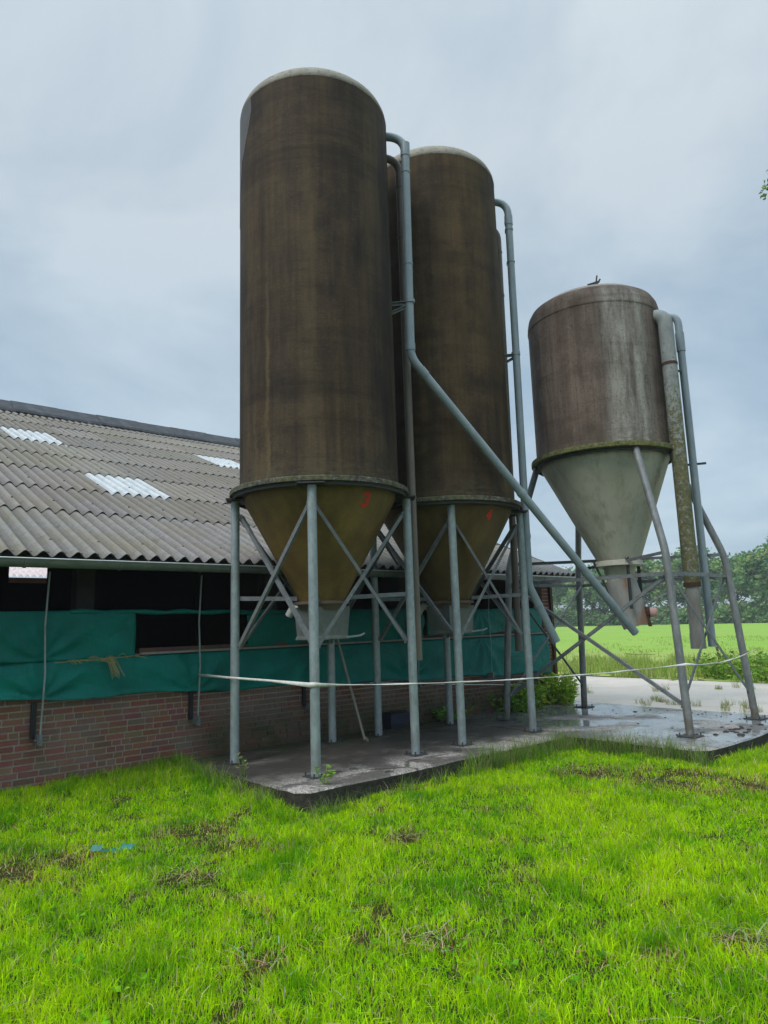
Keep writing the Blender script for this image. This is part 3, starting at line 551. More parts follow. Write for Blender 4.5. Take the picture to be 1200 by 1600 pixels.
def trees():
    labels = ['tree of the far row seen just right of the barn corner', 'tree of the far row behind the left splayed leg', 'tree of the far row left of the small silo spout', 'tree of the far row directly behind the spout', 'tree of the far row just right of the spout',
              'tree of the far row left of the thick lichen pipe', 'tree of the far row behind the thick lichen pipe', 'tree of the far row right of the lichen pipe', 'tall tree behind the right splayed leg', 'tallest tree at the right edge of the far row', 'tree of the far row cut by the right picture edge',
              'tree of the far row hidden mostly by the barn corner post', 'dark tree of the back row above the spout', 'dark tree of the back row right of the pipes', 'dark tree of the back row left of the spout', 'dark tree of the back row at the right picture edge']
    spec = [(880, 150, 12.0), (908, 146, 11.2), (936, 143, 11.0), (966, 140, 12.6), (996, 138, 12.8), (1028, 135, 12.2), (1058, 132, 12.4), (1092, 128, 11.6), (1128, 122, 11.4), (1168, 114, 11.4), (1208, 108, 11.9), (850, 156, 11.5), (985, 165, 13.5), (1105, 160, 13.0), (925, 170, 12.6), (1185, 150, 13.5)]
    for i in range(4):
        t = empty('tree', (0, 0, 0), 'x', 'tree'); tb, lb = tree_meshes(40+i, 12, 4.6, 0, 125, .62, TC, .26)
        tb.build('trunk', M['bark'], t, smooth=60); lb.build('crown', M['leaf'], t); protos.append(t)
    used = set()
    for i, (px, d, h) in enumerate(spec):
        pr = protos[i % 4]
        if i % 4 in used:
            o = pr.copy(); C.objects.link(o)
            for ch in pr.children: c_ = ch.copy(); C.objects.link(c_); c_.parent = o
        else: o = pr; used.add(i % 4)
        o.location = ((px-600)/F_PX*d*1.03, d, -.1); o.rotation_euler = (0, 0, rnd.uniform(0, 6.28)); s_ = h/12; o.scale = (s_*rnd.uniform(.9, 1.15), s_*rnd.uniform(.9, 1.15), s_)
        tag(o, labels[i], 'tree', 'trees in the row beyond the field')
    # undergrowth: bushes along the foot of the row
    blab = 'bush at the foot of the far tree row, '; where = ['beside the barn corner', 'behind the left splayed leg', 'left of the spout', 'under the spout', 'right of the spout', 'left of the near splayed leg', 'behind the near splayed leg', 'behind the lichen pipe', 'between the pipes and the right leg', 'behind the right splayed leg', 'at the right picture edge', 'behind the tarpaulin corner']
    t0 = empty('bush', (0, 0, 0), 'x', 'bush'); rr = random.Random(5); lb = MB(); sb = MB()
    for i in range(4200):
        v = Vector((rr.gauss(0, 1), rr.gauss(0, 1), abs(rr.gauss(0, 1)))).normalized(); f = 1+.25*math.sin(v.x*5+v.y*7)+.2*noise.noise(v*3)
        p_ = Vector((v.x*6.2*f, v.y*2.6*f, v.z*2.6*f))*rr.uniform(.75, 1.03); leaf_mesh(lb, p_, (rr.uniform(-1, 1), rr.uniform(-1, 1), rr.uniform(-.4, .6)), rr.uniform(.35, .75), tuple(x*rr.uniform(.7, 1.25) for x in rr.choice(TC)), rr, wr=.8)
    for i in range(5): sb.tube([(i-2, 0, 0), (i*1.6-3.2, rr.uniform(-.5, .5), 2.6)], .06, 5)
    lb.build('leaves', M['leaf'], t0); sb.build('stem', M['bark'], t0)
    for i, px in enumerate((868, 900, 932, 966, 1000, 1034, 1068, 1102, 1136, 1172, 1210, 842)):
        o = t0
        if i:
            o = t0.copy(); C.objects.link(o)
            for ch in t0.children: c_ = ch.copy(); C.objects.link(c_); c_.parent = o
        d = 150-max(0, px-900)*.13; o.location = ((px-600)/F_PX*d*1.03, d-4, -.2); o.rotation_euler = (0, 0, rnd.uniform(-.3, .3)); o.scale = (rnd.uniform(.8, 1.2), 1, rnd.uniform(.75, 1.25))
        tag(o, blab+where[i], 'bush', 'bushes under the far tree row')
trees()
TW = (5.33, 8.76, 7.20)
def near_tree():   # only the tip of one branch reaches into the frame at the right edge
    t = empty('tree', (9.6, 9.4, -.1), 'overhanging tree whose leafy twig tip enters at the upper right edge', 'tree'); rr = random.Random(11); tb = MB(); lb = MB()
    tb.tube([(0, 0, 0), (.1, 0, 2.5), (0, .1, 5), (.2, 0, 8)], lambda i: (.17, .13, .09, .03)[i], 10)
    tips = []
    for i in range(22):
        an = rr.uniform(-1.2, 1.6); z0 = rr.uniform(3.5, 7.5); e_ = Vector((math.cos(an)*rr.uniform(1, 2.2), math.sin(an)*rr.uniform(1, 2.2), z0+rr.uniform(.2, 1.2)))
        tb.tube([(0, 0, z0), e_*.5+Vector((0, 0, z0*.5+.2)), e_], lambda i: (.05, .03, .01)[i], 5); tips.append(e_)
    # the branch that hangs into the picture; target point in world space
    br = [Vector((0, .05, 5.6)), Vector((-1.9, -.15, 7.2)), Vector((-3.3, -.5, 7.72)), Vector((TW[0]-9.6+.25, TW[1]-9.4, TW[2]+.42)), Vector((TW[0]-9.6, TW[1]-9.4, TW[2]+.1))]
    tb.tube(br, lambda i: (.05, .03, .015, .008, .004)[i], 6)
    for c_ in tips:
        for j in range(60):
            v = Vector((rr.gauss(0, .35), rr.gauss(0, .35), rr.gauss(0, .3))); leaf_mesh(lb, c_+v, (rr.uniform(-1, 1), rr.uniform(-1, 1), rr.uniform(-1, .4)), rr.uniform(.07, .12), rr.choice(((.08, .16, .03), (.12, .22, .05), (.2, .3, .08))), rr, wr=.7)
    for i in range(1, 4):
        for j in range(34):
            c_ = br[i].lerp(br[i+1], rr.random()); leaf_mesh(lb, c_+Vector((rr.gauss(0, .05), rr.gauss(0, .05), rr.gauss(-.02, .06))), (rr.uniform(-1, 1), rr.uniform(-1, 1), rr.uniform(-1, .3)), rr.uniform(.05, .085), rr.choice(((.07, .14, .035), (.12, .22, .05), (.24, .32, .08))), rr, wr=.7)
    tb.build('trunk', M['bark'], t, smooth=60); lb.build('crown', M['leaf'], t)
near_tree()

# ------------------------------------------------------------------ barn
WN = 8.06; EN = 7.5; EZ = 2.30; SL = .42; ROWS = 8; PITCHC = .167; A0, A1 = -3.5, 11.15; RW_ = 12.0; RN = EN+RW_
LAPS = [0, 1.78, 3.12, 4.5, 5.88, 7.26, 8.62, 9.9, 11.1, 12.0]
def barn():
    t = empty('barn', P(5, WN, 0), 'long low brick barn with corrugated roof and green tarpaulin side', 'barn'); off = P(5, WN, 0)
    def B(b, name, mats, par=t, **k): o = b.build(name, mats, par, **k); o.location = -off if par is t else (0, 0, 0); return o
    rr = random.Random(2)
    # brick wall: mortar core with individual bricks standing 5 mm proud
    b = MB(); b.cur = 1; b.box(P((A0+11.1)/2, WN+.11, .53), (11.1-A0, .21, 1.46), (u, n, Z)); 
    b.box(P(11.0, WN+.10, 1.70), (.2, .2, .86), (u, n, Z)); b.cur = 0
    z = -.19; ci = 0
    while z < 1.23:
        a = A0 + (.11 if ci % 2 else 0) + rr.uniform(-.02, .02)
        while a < 11.08:
            l_ = .205 if rr.random() < .68 else .098
            l_ += rr.uniform(-.006, .006); l2 = min(l_, 11.1-a)
            if l2 > .03:
                q_ = rr.random(); base = (.235, .105, .08) if q_ < .55 else ((.195, .092, .072) if q_ < .82 else ((.24, .135, .108) if q_ < .96 else (.19, .12, .10)))
                b.c = tuple(x*rr.uniform(.8, 1.2) for x in base)
                b.box(P(a+l2/2, WN+.0005+rr.uniform(-.0015, .0015), z+.0275+rr.uniform(-.001, .001)), (l2-.016+rr.uniform(-.003, .002), .014, .050), (u, n, Z))
            a += l_
        z += .0665; ci += 1
    while z < 2.1:
        b.c = (.17, .08, .06); b.box(P(11.0, WN-.0005, z+.027), (.19, .012, .054), (u, n, Z)); z += .0665
    B(b, 'wall', [M['brick'], M['mortar']])
    # gable end (faces the road), corner board, inner far wall, floor, ends
    b = MB(); gp = [(WN, -.3), (22.8, -.3), (22.8, 5.85), (RN, 7.25), (WN, 2.45)]
    for ax in (11.1,):
        o_ = len(b.v); k = len(gp); b.add([P(ax, c, z) for c, z in gp]+[P(ax-.12, c+.21*(i in (0, 4)), z) for i, (c, z) in enumerate(gp)], [list(range(k)), list(range(k, 2*k))[::-1]]+[(i, (i+1) % k, k+(i+1) % k, k+i) for i in range(k)])
    b.c = (.17, .08, .06); [b.col.__setitem__(i, (.17, .08, .06)) for i in range(len(b.col))]
    B(b, 'gable_wall', M['brick'])
    b = MB(); b.box(P(11.13, WN-.03, 1.1), (.07, .05, 2.3), (u, n, Z)); B(b, 'corner_board', M['wood_d'])
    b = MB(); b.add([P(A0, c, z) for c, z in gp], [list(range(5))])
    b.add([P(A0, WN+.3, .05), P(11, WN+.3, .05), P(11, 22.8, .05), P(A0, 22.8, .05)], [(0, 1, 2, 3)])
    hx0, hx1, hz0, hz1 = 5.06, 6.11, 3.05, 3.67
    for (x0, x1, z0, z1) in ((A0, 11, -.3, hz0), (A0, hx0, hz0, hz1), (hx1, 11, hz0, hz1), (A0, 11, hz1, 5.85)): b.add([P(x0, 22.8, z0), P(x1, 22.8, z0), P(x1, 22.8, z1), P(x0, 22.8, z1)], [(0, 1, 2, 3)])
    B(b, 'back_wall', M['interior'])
    for a in (2.9, 5.6, 8.3):
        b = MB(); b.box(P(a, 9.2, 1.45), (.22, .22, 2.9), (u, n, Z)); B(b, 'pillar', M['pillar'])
    # roof: lapped rows of corrugated sheets
    b = MB(); sky_r = [(2, 3.66, 1.0), (5, 3.25, 1.0), (5, 7.63, 1.0)]; k_ = math.sqrt(1+SL*SL); roofn = (Z - n*0 - n*SL).normalized()*1.0
    nrm_ = (Z*1 - n*SL).normalized()
    def sheet(bm, row, a0, a1, lift=0, ext=.0, shade=True):
        w0 = LAPS[row]; w1 = LAPS[row+1]+(.08 if row < ROWS else 0)
        st = PITCHC/8; ks = int(round((a1-a0)/st)); sub = 4; vs = []; fs = []
        for j in range(sub+1):
            f = j/sub; w = w0+(w1-w0)*f; lf = lift + .016*(1-f)
            for i in range(ks+1):
                a = a0+i*st; ph = 2*math.pi*(a-1.633)/PITCHC; hgt = (.027+.012*max(0, math.cos(ph))*(1-f)**2)*math.cos(ph)-.004*math.cos(2*ph)+lf + .004*noise.noise(Vector((a*.7, w*.8, 2)))
                vs.append(P(a, EN+w, EZ+w*SL)+nrm_*hgt)
        K = ks+1
        for j in range(sub):
            for i in range(ks): fs.append((j*K+i, j*K+i+1, (j+1)*K+i+1, (j+1)*K+i))
        o_ = len(bm.v); f0 = len(bm.col); bm.add(vs, fs)
        if bm.c is not None:      # corrugation shading painted in with valley dirt: lighter crests, darker valleys
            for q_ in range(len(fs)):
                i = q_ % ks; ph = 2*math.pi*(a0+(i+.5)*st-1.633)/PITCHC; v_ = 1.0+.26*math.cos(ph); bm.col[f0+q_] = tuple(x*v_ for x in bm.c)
        # thickness at the lower edge and underside
        lo = [v - nrm_*.008 for v in (Vector(x) for x in vs)]
        bm.add(vs[:K]+lo[:K]+lo[K*sub:], [(i+1, i, K+i, K+i+1) for i in range(ks)])
        bm.add(lo, [(f[3], f[2], f[1], f[0]) for f in fs])
    SH = 5*PITCHC+PITCHC
    for row in range(ROWS+1):
        a = A0+ (PITCHC*.5 if row % 2 else 0)
        edges = []
        holes = sorted([(x, x+l_) for r_, x, l_ in sky_r if r_ == row]); cur = a
        segs = []
        for h0, h1 in holes:
            h0 = A0+round((h0-A0)/(PITCHC/8))*PITCHC/8; h1 = h0+round((h1-h0)/(PITCHC/8))*PITCHC/8
            segs.append((cur, h0)); cur = h1
        segs.append((cur, A1))
        for s0, s1 in segs:
            c0 = s0
            while c0 < s1-.02:
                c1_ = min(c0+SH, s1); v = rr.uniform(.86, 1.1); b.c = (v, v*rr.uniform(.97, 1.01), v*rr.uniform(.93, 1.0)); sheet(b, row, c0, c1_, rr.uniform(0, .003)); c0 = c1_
    # fixing bolts
    b.c = (.5, .5, .5)
    for row in range(ROWS):
        w = LAPS[row]+.42
        for q_ in range(int((A1-A0)/(PITCHC*3))):
            a = 1.633+PITCHC*(round((A0-1.633)/PITCHC)+1+q_*3); b.box(P(a, EN+w, EZ+w*SL)+nrm_*.042, (.022, .022, .014), (u, n, nrm_))
    # far slope
    b.c = (.8, .8, .78); wf = 23.2-RN; ks = int((A1-A0)/(PITCHC/4)); vs = []
    for w in (0, wf):
        for i in range(ks+1): a = A0+i*PITCHC/4; vs.append(P(a, RN+w, EZ+RW_*SL-w*SL+.024*math.cos(2*math.pi*a/PITCHC)))
    b.add(vs, [(i, i+1, ks+2+i, ks+1+i) for i in range(ks)])
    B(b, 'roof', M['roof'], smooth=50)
    for r_, x, l_ in sky_r:
        s_ = MB(); s_.c = (1, 1, 1); x0 = A0+round((x-A0)/(PITCHC/8))*PITCHC/8; sheet(s_, r_, x0, x0+l_, .004); B(s_, 'skylight', M['skylight'], smooth=60)  # ribs carry the same painted crest and valley shading
    # ridge capping in short overlapping lengths
    b = MB(); a = A0; i = 0
    while a < A1:
        a1 = min(a+1.17, A1+.03); lf = .02+(i % 2)*.012; dz = rr.uniform(-.006, .006)
        prof = [(RN-.48, EZ+SL*(RW_-.48)+.04), (RN-.44, EZ+SL*(RW_-.44)+.09), (RN-.03, EZ+SL*RW_+.23), (RN+.5, EZ+SL*(RW_-.5)+.1)]
        vs = [P(a, c, z+lf+dz) for c, z in prof]+[P(a1, c, z+lf+dz) for c, z in prof]+[P(a, c, z+lf+dz-.03) for c, z in prof]+[P(a1, c, z+lf+dz-.03) for c, z in prof]
        b.add(vs, [(j, j+1, 5+j, 4+j) for j in range(3)]+[(8+j+1, 8+j, 12+j, 13+j) for j in range(3)]+[(j+1, j, 8+j, 9+j) for j in range(3)]+[(4+j, 5+j, 13+j, 12+j) for j in range(3)]+[(0, 4, 12, 8)])
        a += 1.09; i += 1
    B(b, 'ridge_cap', M['ridge'])
    # verge board on the gable
    b = MB(); b.box(P(A1+.03, EN+RW_/2, EZ+SL*RW_/2-.03), (.03, RW_*k_, .14), (u, (n+Z*SL).normalized(), nrm_)); B(b, 'verge_board', M['iron'])
    # purlins below the eave, fascia, gutter
    b = MB(); b.box(P((A0+A1)/2, EN+.16, EZ-.0), (A1-A0-.1, .05, .1), (u, n, Z)); b.box(P((A0+11)/2, WN+.1, EZ+.12), (11-A0, .1, .16), (u, n, Z)); B(b, 'eave_beam', M['iron'])
    g_ = MB(); pr = [(-.062*math.cos(t_), -.062*math.sin(t_)) for t_ in [math.pi*i/10 for i in range(11)]]
    c0 = (EN-.03, EZ-.045); vs = []
    for a in (A0, A1+.05):
        for x, y in pr: vs.append(P(a, c0[0]+x, c0[1]+y*1.35))
    g_.add(vs, [(i, i+1, 12+i, 11+i) for i in range(10)]+[list(range(11))[::-1], list(range(11, 22))]); g_.cur = 1
    g_.tube([P(A0, c0[0]-.066, c0[1]+.002), P(A1+.05, c0[0]-.066, c0[1]+.002)], .0075, 8); g_.cur = 0
    a = -1.0
    while a < A1: g_.sweep([P(a-.012, c0[0], c0[1]), P(a+.012, c0[0], c0[1])], [(-(.068*math.sin(math.pi*i/10)*1.35), .068*math.cos(math.pi*i/10)) for i in range(11)], True, Z); a += .93
    B(g_, 'gutter', [M['gutter'], M['lip']], smooth=50)
    # tarpaulins
    def tarp(a0, a1, zb, zt, seed, bulge=.03, nn=WN-.03, sag=.02, ea=.045, name='tarpaulin', lab=None):
        b = MB(); ks = int((a1-a0)/.035); kz = 20; vs = []
        for j in range(kz+1):
            f = j/kz
            for i in range(ks+1):
                a = a0+(a1-a0)*i/ks; z0 = (zb(a) if callable(zb) else zb) + sag*math.sin(a*3.6+seed)*.4 + .012*noise.noise(Vector((a*3, seed, 0))); z = z0+(zt-z0)*f
                d = bulge*math.sin(math.pi*f)**.8
                # folds fanning out from the tie points
                for (fa, fz) in ((1.0, zt), (2.13, z0), (3.87, z0), (5.6, zt), (7.35, z0), (9.1, zt)):
                    dx, dz_ = a-fa, (z-fz)*1.0; rr_ = math.hypot(dx, dz_)+.05; an = math.atan2(dz_, dx); d += .027*(1-2*abs(math.sin(an*5+fa*3)))*math.exp(-rr_*1.25)*min(1, rr_*5)
                d += .014*noise.noise(Vector((a*2.2+z*2.5, z*3.5, seed))) + .01*abs(noise.noise(Vector((a*4-z*5, z*2, seed+4))))
                d += ea*math.exp(-f*9) 
                vs.append(P(a, nn-d, z))
        K = ks+1; b.add(vs, [(j*K+i, j*K+i+1, (j+1)*K+i+1, (j+1)*K+i) for j in range(kz) for i in range(ks)])
        o = B(b, name, M['tarp'], smooth=180, solid=.003)
        if lab: o['label'] = lab
        return o
    tarp(A0, 3.12, 1.235, 1.76, 1, .03, WN-.05, .0, .0, lab='upper green tarpaulin left of the dark opening')
    tarp(A0, 10.93, lambda a: .86-.036*max(0, a-1.8), 1.245, 2, .05, WN-.03, .05, .05, lab='long lower green tarpaulin over the brick wall')
    tarp(4.6, 7.75, 1.262, 1.74, 3, .03, WN-.0, .0, .0, lab='dark green tarpaulin behind the nearest silo')
    tarp(7.8, 10.75, 1.30, 1.72, 4, .05, WN-.02, .06, .04, lab='sagging green tarpaulin at the road end')
    b = MB(); b.tube([P(2.4+i*.12, WN-.05+.008*math.sin(i*2.1), 1.745+.008*math.sin(i*1.3)-.0012*i) for i in range(24)], lambda i: .026+.006*math.sin(i*1.9), 8); B(b, 'rolled_tarpaulin', M['tarp'], smooth=60)
    b = MB(); b.box(P(7.1, WN-.02, 1.262), (7.8, .07, .024), (u, n, Z)); B(b, 'sill', M['wood'])
    b = MB(); a = 3.2
    while a < 10.8: b.c = tuple(x*rr.uniform(.8, 1.2) for x in (.13, .085, .065)); b.box(P(a+.1, WN+.05, 1.297), (.203, .1, .048), (u, n, Z)); a += .207
    B(b, 'sill_bricks', M['brick'])
    # hem pipe of lower tarp
    # winch guide rods with wall brackets
    for i, a in enumerate((.35, 2.13, 3.87, 5.5, 7.5, 9.2)):
        z0 = .47 if i < 4 else .62
        b = MB(); b.tube([P(a, WN-.13, z0), P(a+.02, WN-.135, 1.1), P(a, WN-.13, 1.6), P(a+.015, WN-.16, 2.17)], .0105 if i < 4 else .006, 8); r_ = B(b, 'guide_rod', M['galv'], smooth=60)
        b = MB(); b.box(P(a-.005, WN-.075, z0-.02), (.045, .15, .09), (u, n, Z)); b.box(P(a, WN-.16, z0-.02), (.03, .02, .11), (u, n, Z)); b.tube([P(a-.06, WN-.14, z0-.02), P(a+.06, WN-.14, z0-.02)], .007, 6); o = b.build('bracket', M['brace'], r_)
        if i < 4:
            b = MB(); b.box(P(a-.045, WN-.03, z0+.17), (.05, .03, .36), (u, n, Z)); B(b, 'bearing_strip', M['black'])
    b = MB(); b.tube([P(6.6+i*.4, WN-.04, .60-.088*(i*.4-.85)+.004*math.sin(i)) for i in range(11)], .009, 6); B(b, 'conduit', M['white_pl'])
    return t
barn()
def far_shed():     # pale roof seen through the barn, beyond its far opening
    t = empty('shed', P(5.7, 26, 0), 'pale pinkish corrugated roof glimpsed through the dark barn', 'shed'); off = P(5.7, 26, 0)
    b = MB(); ks = 16*8; vs = []; w = .11
    for j in (0, 1):
        for i in range(ks+1):
            a = 4.1+i*.2/8; vs.append(P(a, 25+j*3.6, 3.47+j*1.3+.05*math.cos(2*math.pi*i/8))-off)
    b.add(vs, [(i, i+1, ks+2+i, ks+1+i) for i in range(ks)]); b.build('roof', M['pinksheet'], t, smooth=60)
    b = MB(); b.box(P(5.7, 25.15, 3.33)-off, (2.9, .05, .17), (u, n, Z)); b.build('fascia', plainc('brown_fascia', (.26, .12, .085)), t)
    b = MB(); b.box(P(5.7, 26.9, 1.67)-off, (2.8, 3.4, 3.34), (u, n, Z)); b.build('wall', M['interior'], t)
far_shed()
def straw_():
    rr = random.Random(4); t = MB()
    def strand(a, z, l, droop):
        p0 = P(a, WN-.115, z); an = rr.uniform(-.5, .9)
        t.tube([p0, p0+u*l*.5*math.cos(an)-n*.02+Z*(l*.3*math.sin(an)), p0+u*l*math.cos(an)-n*.03-Z*droop], .0022, 4)
    for i in range(26): strand(rr.uniform(2.35, 3.15), 1.23+rr.uniform(-.01, .02), rr.uniform(.05, .16), rr.uniform(-.03, .05))
    for i in range(20): strand(2.72+rr.uniform(0, .03), 1.22-rr.uniform(0, .02), rr.uniform(.12, .26), rr.uniform(.10, .2))
    t.tube([P(2.25, WN-.105, 1.215), P(2.6, WN-.11, 1.225), P(3.14, WN-.11, 1.245)], .004, 5)
    tag(t.build('straw', M['straw']), 'loose straw wisps caught along the green tarpaulin tie rope', 'straw')
straw_()

# ------------------------------------------------------------------ silos
def leg_plate(b, x, y, s=.2):
    b.box((x, y, .006), (s, s, .012), (u, n, Z))
    for i, j in ((-1, -1), (1, 1), (-1, 1), (1, -1)): q_ = Vector((x, y, .02)) + u*i*s*.38 + n*j*s*.38; b.tube([q_-Z*.015, q_+Z*.03], .009, 6)
def pipe_with_joints(b, path, r, joints, seg=16):
    b.tube(path, r, seg)
    for p0, p1 in joints: b.tube([p0, p1], r+.008, seg)
def tall_silo(name, c, mat, conem, label, num, H=8.09, seed=1):
    c = Vector((c[0], c[1], 0)); t = empty(name, c, label, 'silo', 'feed silos beside the barn'); Rb = .97
    b = MB(); prof = [(Rb+.012, 3.13), (Rb+.012, 3.17), (Rb, 3.24)] + [(Rb, 3.24+(H-3.24)*i/10) for i in range(1, 11)]
    b.lathe(prof, seg=96); b.build('body', mat, t, smooth=40)
    b = MB(); b.lathe([(Rb, H-.005), (Rb+.004, H), (Rb-.006, H+.06), (Rb-.035, H+.125), (Rb-.09, H+.185), (Rb-.2, H+.245), (.5, H+.32), (.25, H+.36)], seg=96); b.lathe([(.25, H+.36), (.25, H+.42), (.2, H+.44), (.001, H+.45)], seg=32); b.build('dome', M['dome'], t, smooth=50)
    b = MB(); b.lathe([(Rb, 3.125), (1.085, 3.12), (1.09, 3.112), (1.09, 3.065), (1.08, 3.06), (.93, 3.06)], seg=96); b.build('rim', M['rim'], t, smooth=30)
    b = MB(); b.lathe([(Rb+.03, 3.062), (1.055, 3.058), (1.055, 3.02), (1.04, 3.02), (1.04, 3.05), (.94, 3.05)], seg=96); b.build('ring_beam', M['iron'], t, smooth=30)
    b = MB(); prof = [(.93, 3.06), (.93, 3.02)] + [(.93-.66*i/6, 3.02-(3.02-1.80)*i/6) for i in range(1, 7)]; b.lathe(prof, seg=96); cone = b.build('cone', conem, t, smooth=40)
    # painted number, laid on the cone
    def on_cone(x, y):   # x metres to the right, y up
        z = 2.91+y*.8; x *= .8; r_ = .93-.66*(3.02-z)/1.22+.004; an = num[1]+x/r_; return (r_*math.cos(an), r_*math.sin(an), z)
    b = MB()
    for st in num[0]:
        for (x0, y0), (x1, y1) in zip(st[:-1], st[1:]):
            d = Vector((x1-x0, y1-y0, 0)); 
            if d.length < 1e-5: continue
            s_ = Vector((-d.y, d.x, 0))*0+Vector((-d.y, d.x, 0)).normalized()*.021; d2 = d.normalized()*.008; ps = [(x0-d2.x+s_.x, y0-d2.y+s_.y), (x0-d2.x-s_.x, y0-d2.y-s_.y), (x1+d2.x-s_.x, y1+d2.y-s_.y), (x1+d2.x+s_.x, y1+d2.y+s_.y)]
            b.add([on_cone(*q_) for q_ in ps], [(0, 1, 2, 3)])
    b.build('painted_number', M['red'], cone)
    # outlet: flange, box, slide lever
    b = MB(); b.lathe([(.27, 1.80), (.335, 1.80), (.335, 1.765), (.30, 1.765), (.26, 1.70)], seg=40); b.build('outlet_flange', plainc('rusty_flange', (.13, .10, .08)), t, smooth=30)
    b = MB(); vs = []; w0, w1, bx = .25, .225, .0
    for z, w in ((1.735, w0), (1.40, w1), (1.37, w1+.015), (1.355, w1+.015)):
        for i, j in ((-1, -1), (1, -1), (1, 1), (-1, 1)): vs.append(u*i*w+n*j*w*.9+Z*z)
    b.add(vs, [(4*k+i, 4*k+(i+1) % 4, 4*k+4+(i+1) % 4, 4*k+4+i) for k in range(3) for i in range(4)]+[(0, 1, 2, 3), (15, 14, 13, 12)])
    ob = b.build('outlet_box', M['box'], t)
    b = MB(); b.tube([u*.2-n*.2+Z*1.37, u*.32-n*.32+Z*1.385, u*.37-n*.34+Z*1.41], .012, 6); b.build('lever', M['galv'], ob, smooth=50)
    b = MB(); d_ = (n*.96-u*.28); p0 = d_*.22+Z*1.70; b.tube([p0, p0+d_*.06+Z*.01], .075, 16); b.build('collar', M['yellow'], ob, smooth=40)
    b = MB(); b.tube(fillet([p0+d_*.05+Z*.01, p0+d_*.22+Z*.06, p0+d_*.3-Z*.05], .2), .048, 14); b.build('auger_tube', M['white_pl'], ob, smooth=50)
    # legs, plates, braces
    rad = 1.055; pos = [Vector((rad*math.cos(a), rad*math.sin(a), 0)) for a in (math.pi, -math.pi/2, 0, math.pi/2)]
    pos = [Vector((-1.01, -.16 if False else -.155, 0)), Vector((.005, -1.02, 0)), Vector((1.06, .02, 0)), Vector((.01, 1.07, 0))] if num[2] == 0 else [Vector((-1.06, .0, 0)), Vector((-.01, -.92, 0)), Vector((1.05, -.04, 0)), Vector((.0, .87, 0))]
    for p_ in pos:
        b = MB(); b.tube([p_, p_+Z*1.5, p_+Z*3.02], .0515, 20); b.cur = 1; b.box(p_*.985+Z*3.035, (.24, .3, .016), (p_.normalized(), Z.cross(p_.normalized()), Z)); leg_plate(b, p_.x, p_.y); b.build('leg', [M['galv'], M['iron']], t, smooth=50)
    for i in range(4):
        p0, p1 = pos[i], pos[(i+1) % 4]; d = (p1-p0).normalized(); mid = (p0+p1)/2; outw = mid.normalized()
        for s_, (q0, q1) in enumerate(((p0, p1), (p1, p0))):
            o_ = outw*(-.005 if s_ else -.032); e_ = (q1-q0).normalized()*.062
            b = MB(); A_, B_ = q0+e_+Z*2.83+o_, q1-e_+Z*1.31+o_
            b.angle(A_, B_, .046, .005, outw)
            for q_ in (A_, B_): b.box(q_, (.05, .012, .06), (d, outw, Z)); b.tube([q_-outw*.015, q_+outw*.02], .010, 6)
            b.build('brace', M['brace'], t)
    for i in (0, 1):
        p0, p1 = pos[i], pos[i+2]; e_ = (p1-p0).normalized()*.05; z = 1.86 - i*.045; sd_ = e_.cross(Z).normalized()
        for s_ in (0, 1):
            q0 = (p0+e_ if s_ == 0 else p1-e_); q1 = (p0+p1)/2 - (e_*6.2 if s_ == 0 else -e_*6.2); b = MB(); b.angle(q0+Z*z, q1+Z*(z-.02), .05, .005, sd_); b.build('cross_bar', M['brace'], t)
    return t, c
three = [[(-.055+.0, .055), (-.03, .078), (.015, .08), (.045, .055), (.04, .02), (.0, .0), (.035, -.01), (.05, -.045), (.02, -.08), (-.03, -.08), (-.055, -.06)]]
four = [[(.03, .075), (-.045, -.02), (.05, -.02)], [(.03, .075), (.022, -.08)]]
S1, c1 = tall_silo('tall_silo', (-.78, 8.40), M['silo_a'], M['cone_a'], 'nearest tall dark brown silo, painted with a red 3', (three, R_(-48.5), 0), 8.09)
S2, c2 = tall_silo('tall_silo', (.89, 9.89), M['silo_b'], M['cone_b'], 'middle tall brown silo behind the long diagonal pipe', (four, R_(-54), 1), 8.09)
def fpipe(par, c, pts, r, fr, mat, name, joints=(), brk=()):
    pts = [Vector(p_)-c for p_ in pts]; path = fillet(pts, fr); b = MB(); b.tube(path, r, 18)
    for seg_, f, l_ in joints:
        A_, B_ = pts[seg_], pts[seg_+1]; q_ = A_.lerp(B_, f); d = (B_-A_).normalized(); b.tube([q_-d*l_/2, q_+d*l_/2], r+.007, 18)
        b.box(q_+d.cross(Z if abs(d.z) < .8 else u).normalized()*-(r+.012), (.02, .035, .05))
    return b.build(name, mat, par, smooth=50)
b = MB(); vs = []; K = 33
for i, (z0, a1_) in enumerate(((6.6, 196), (7.0, 200), (7.35, 206), (7.5, 213), (7.7, 219), (7.9, 223), (8.085, 222))):
    for j in range(K): a_ = R_(165+(a1_-165)*j/(K-1)); vs.append((.974*math.cos(a_), .974*math.sin(a_), z0))
b.add(vs, [(i*K+j, i*K+j+1, (i+1)*K+j+1, (i+1)*K+j) for i in range(6) for j in range(K-1)]); b.build('repair_patch', plainc('grey_patch', (.095, .095, .095)), S1, smooth=60)
dg = Vector((.905, .4255, 0))
E1 = Vector((3.47, 9.90, 1.28)); K1 = Vector((.405, 8.44, 4.86))
fpipe(S1, c1, [(-.1, 8.40, 7.98), (.44, 8.42, 7.98), K1, E1], .056, .30, M['grey_pipe'], 'fill_pipe', ((1, .06, .16), (1, .09, .03), (1, .17, .02), (1, .59, .02), (1, .955, .1), (2, .05, .1), (2, .47, .06)))
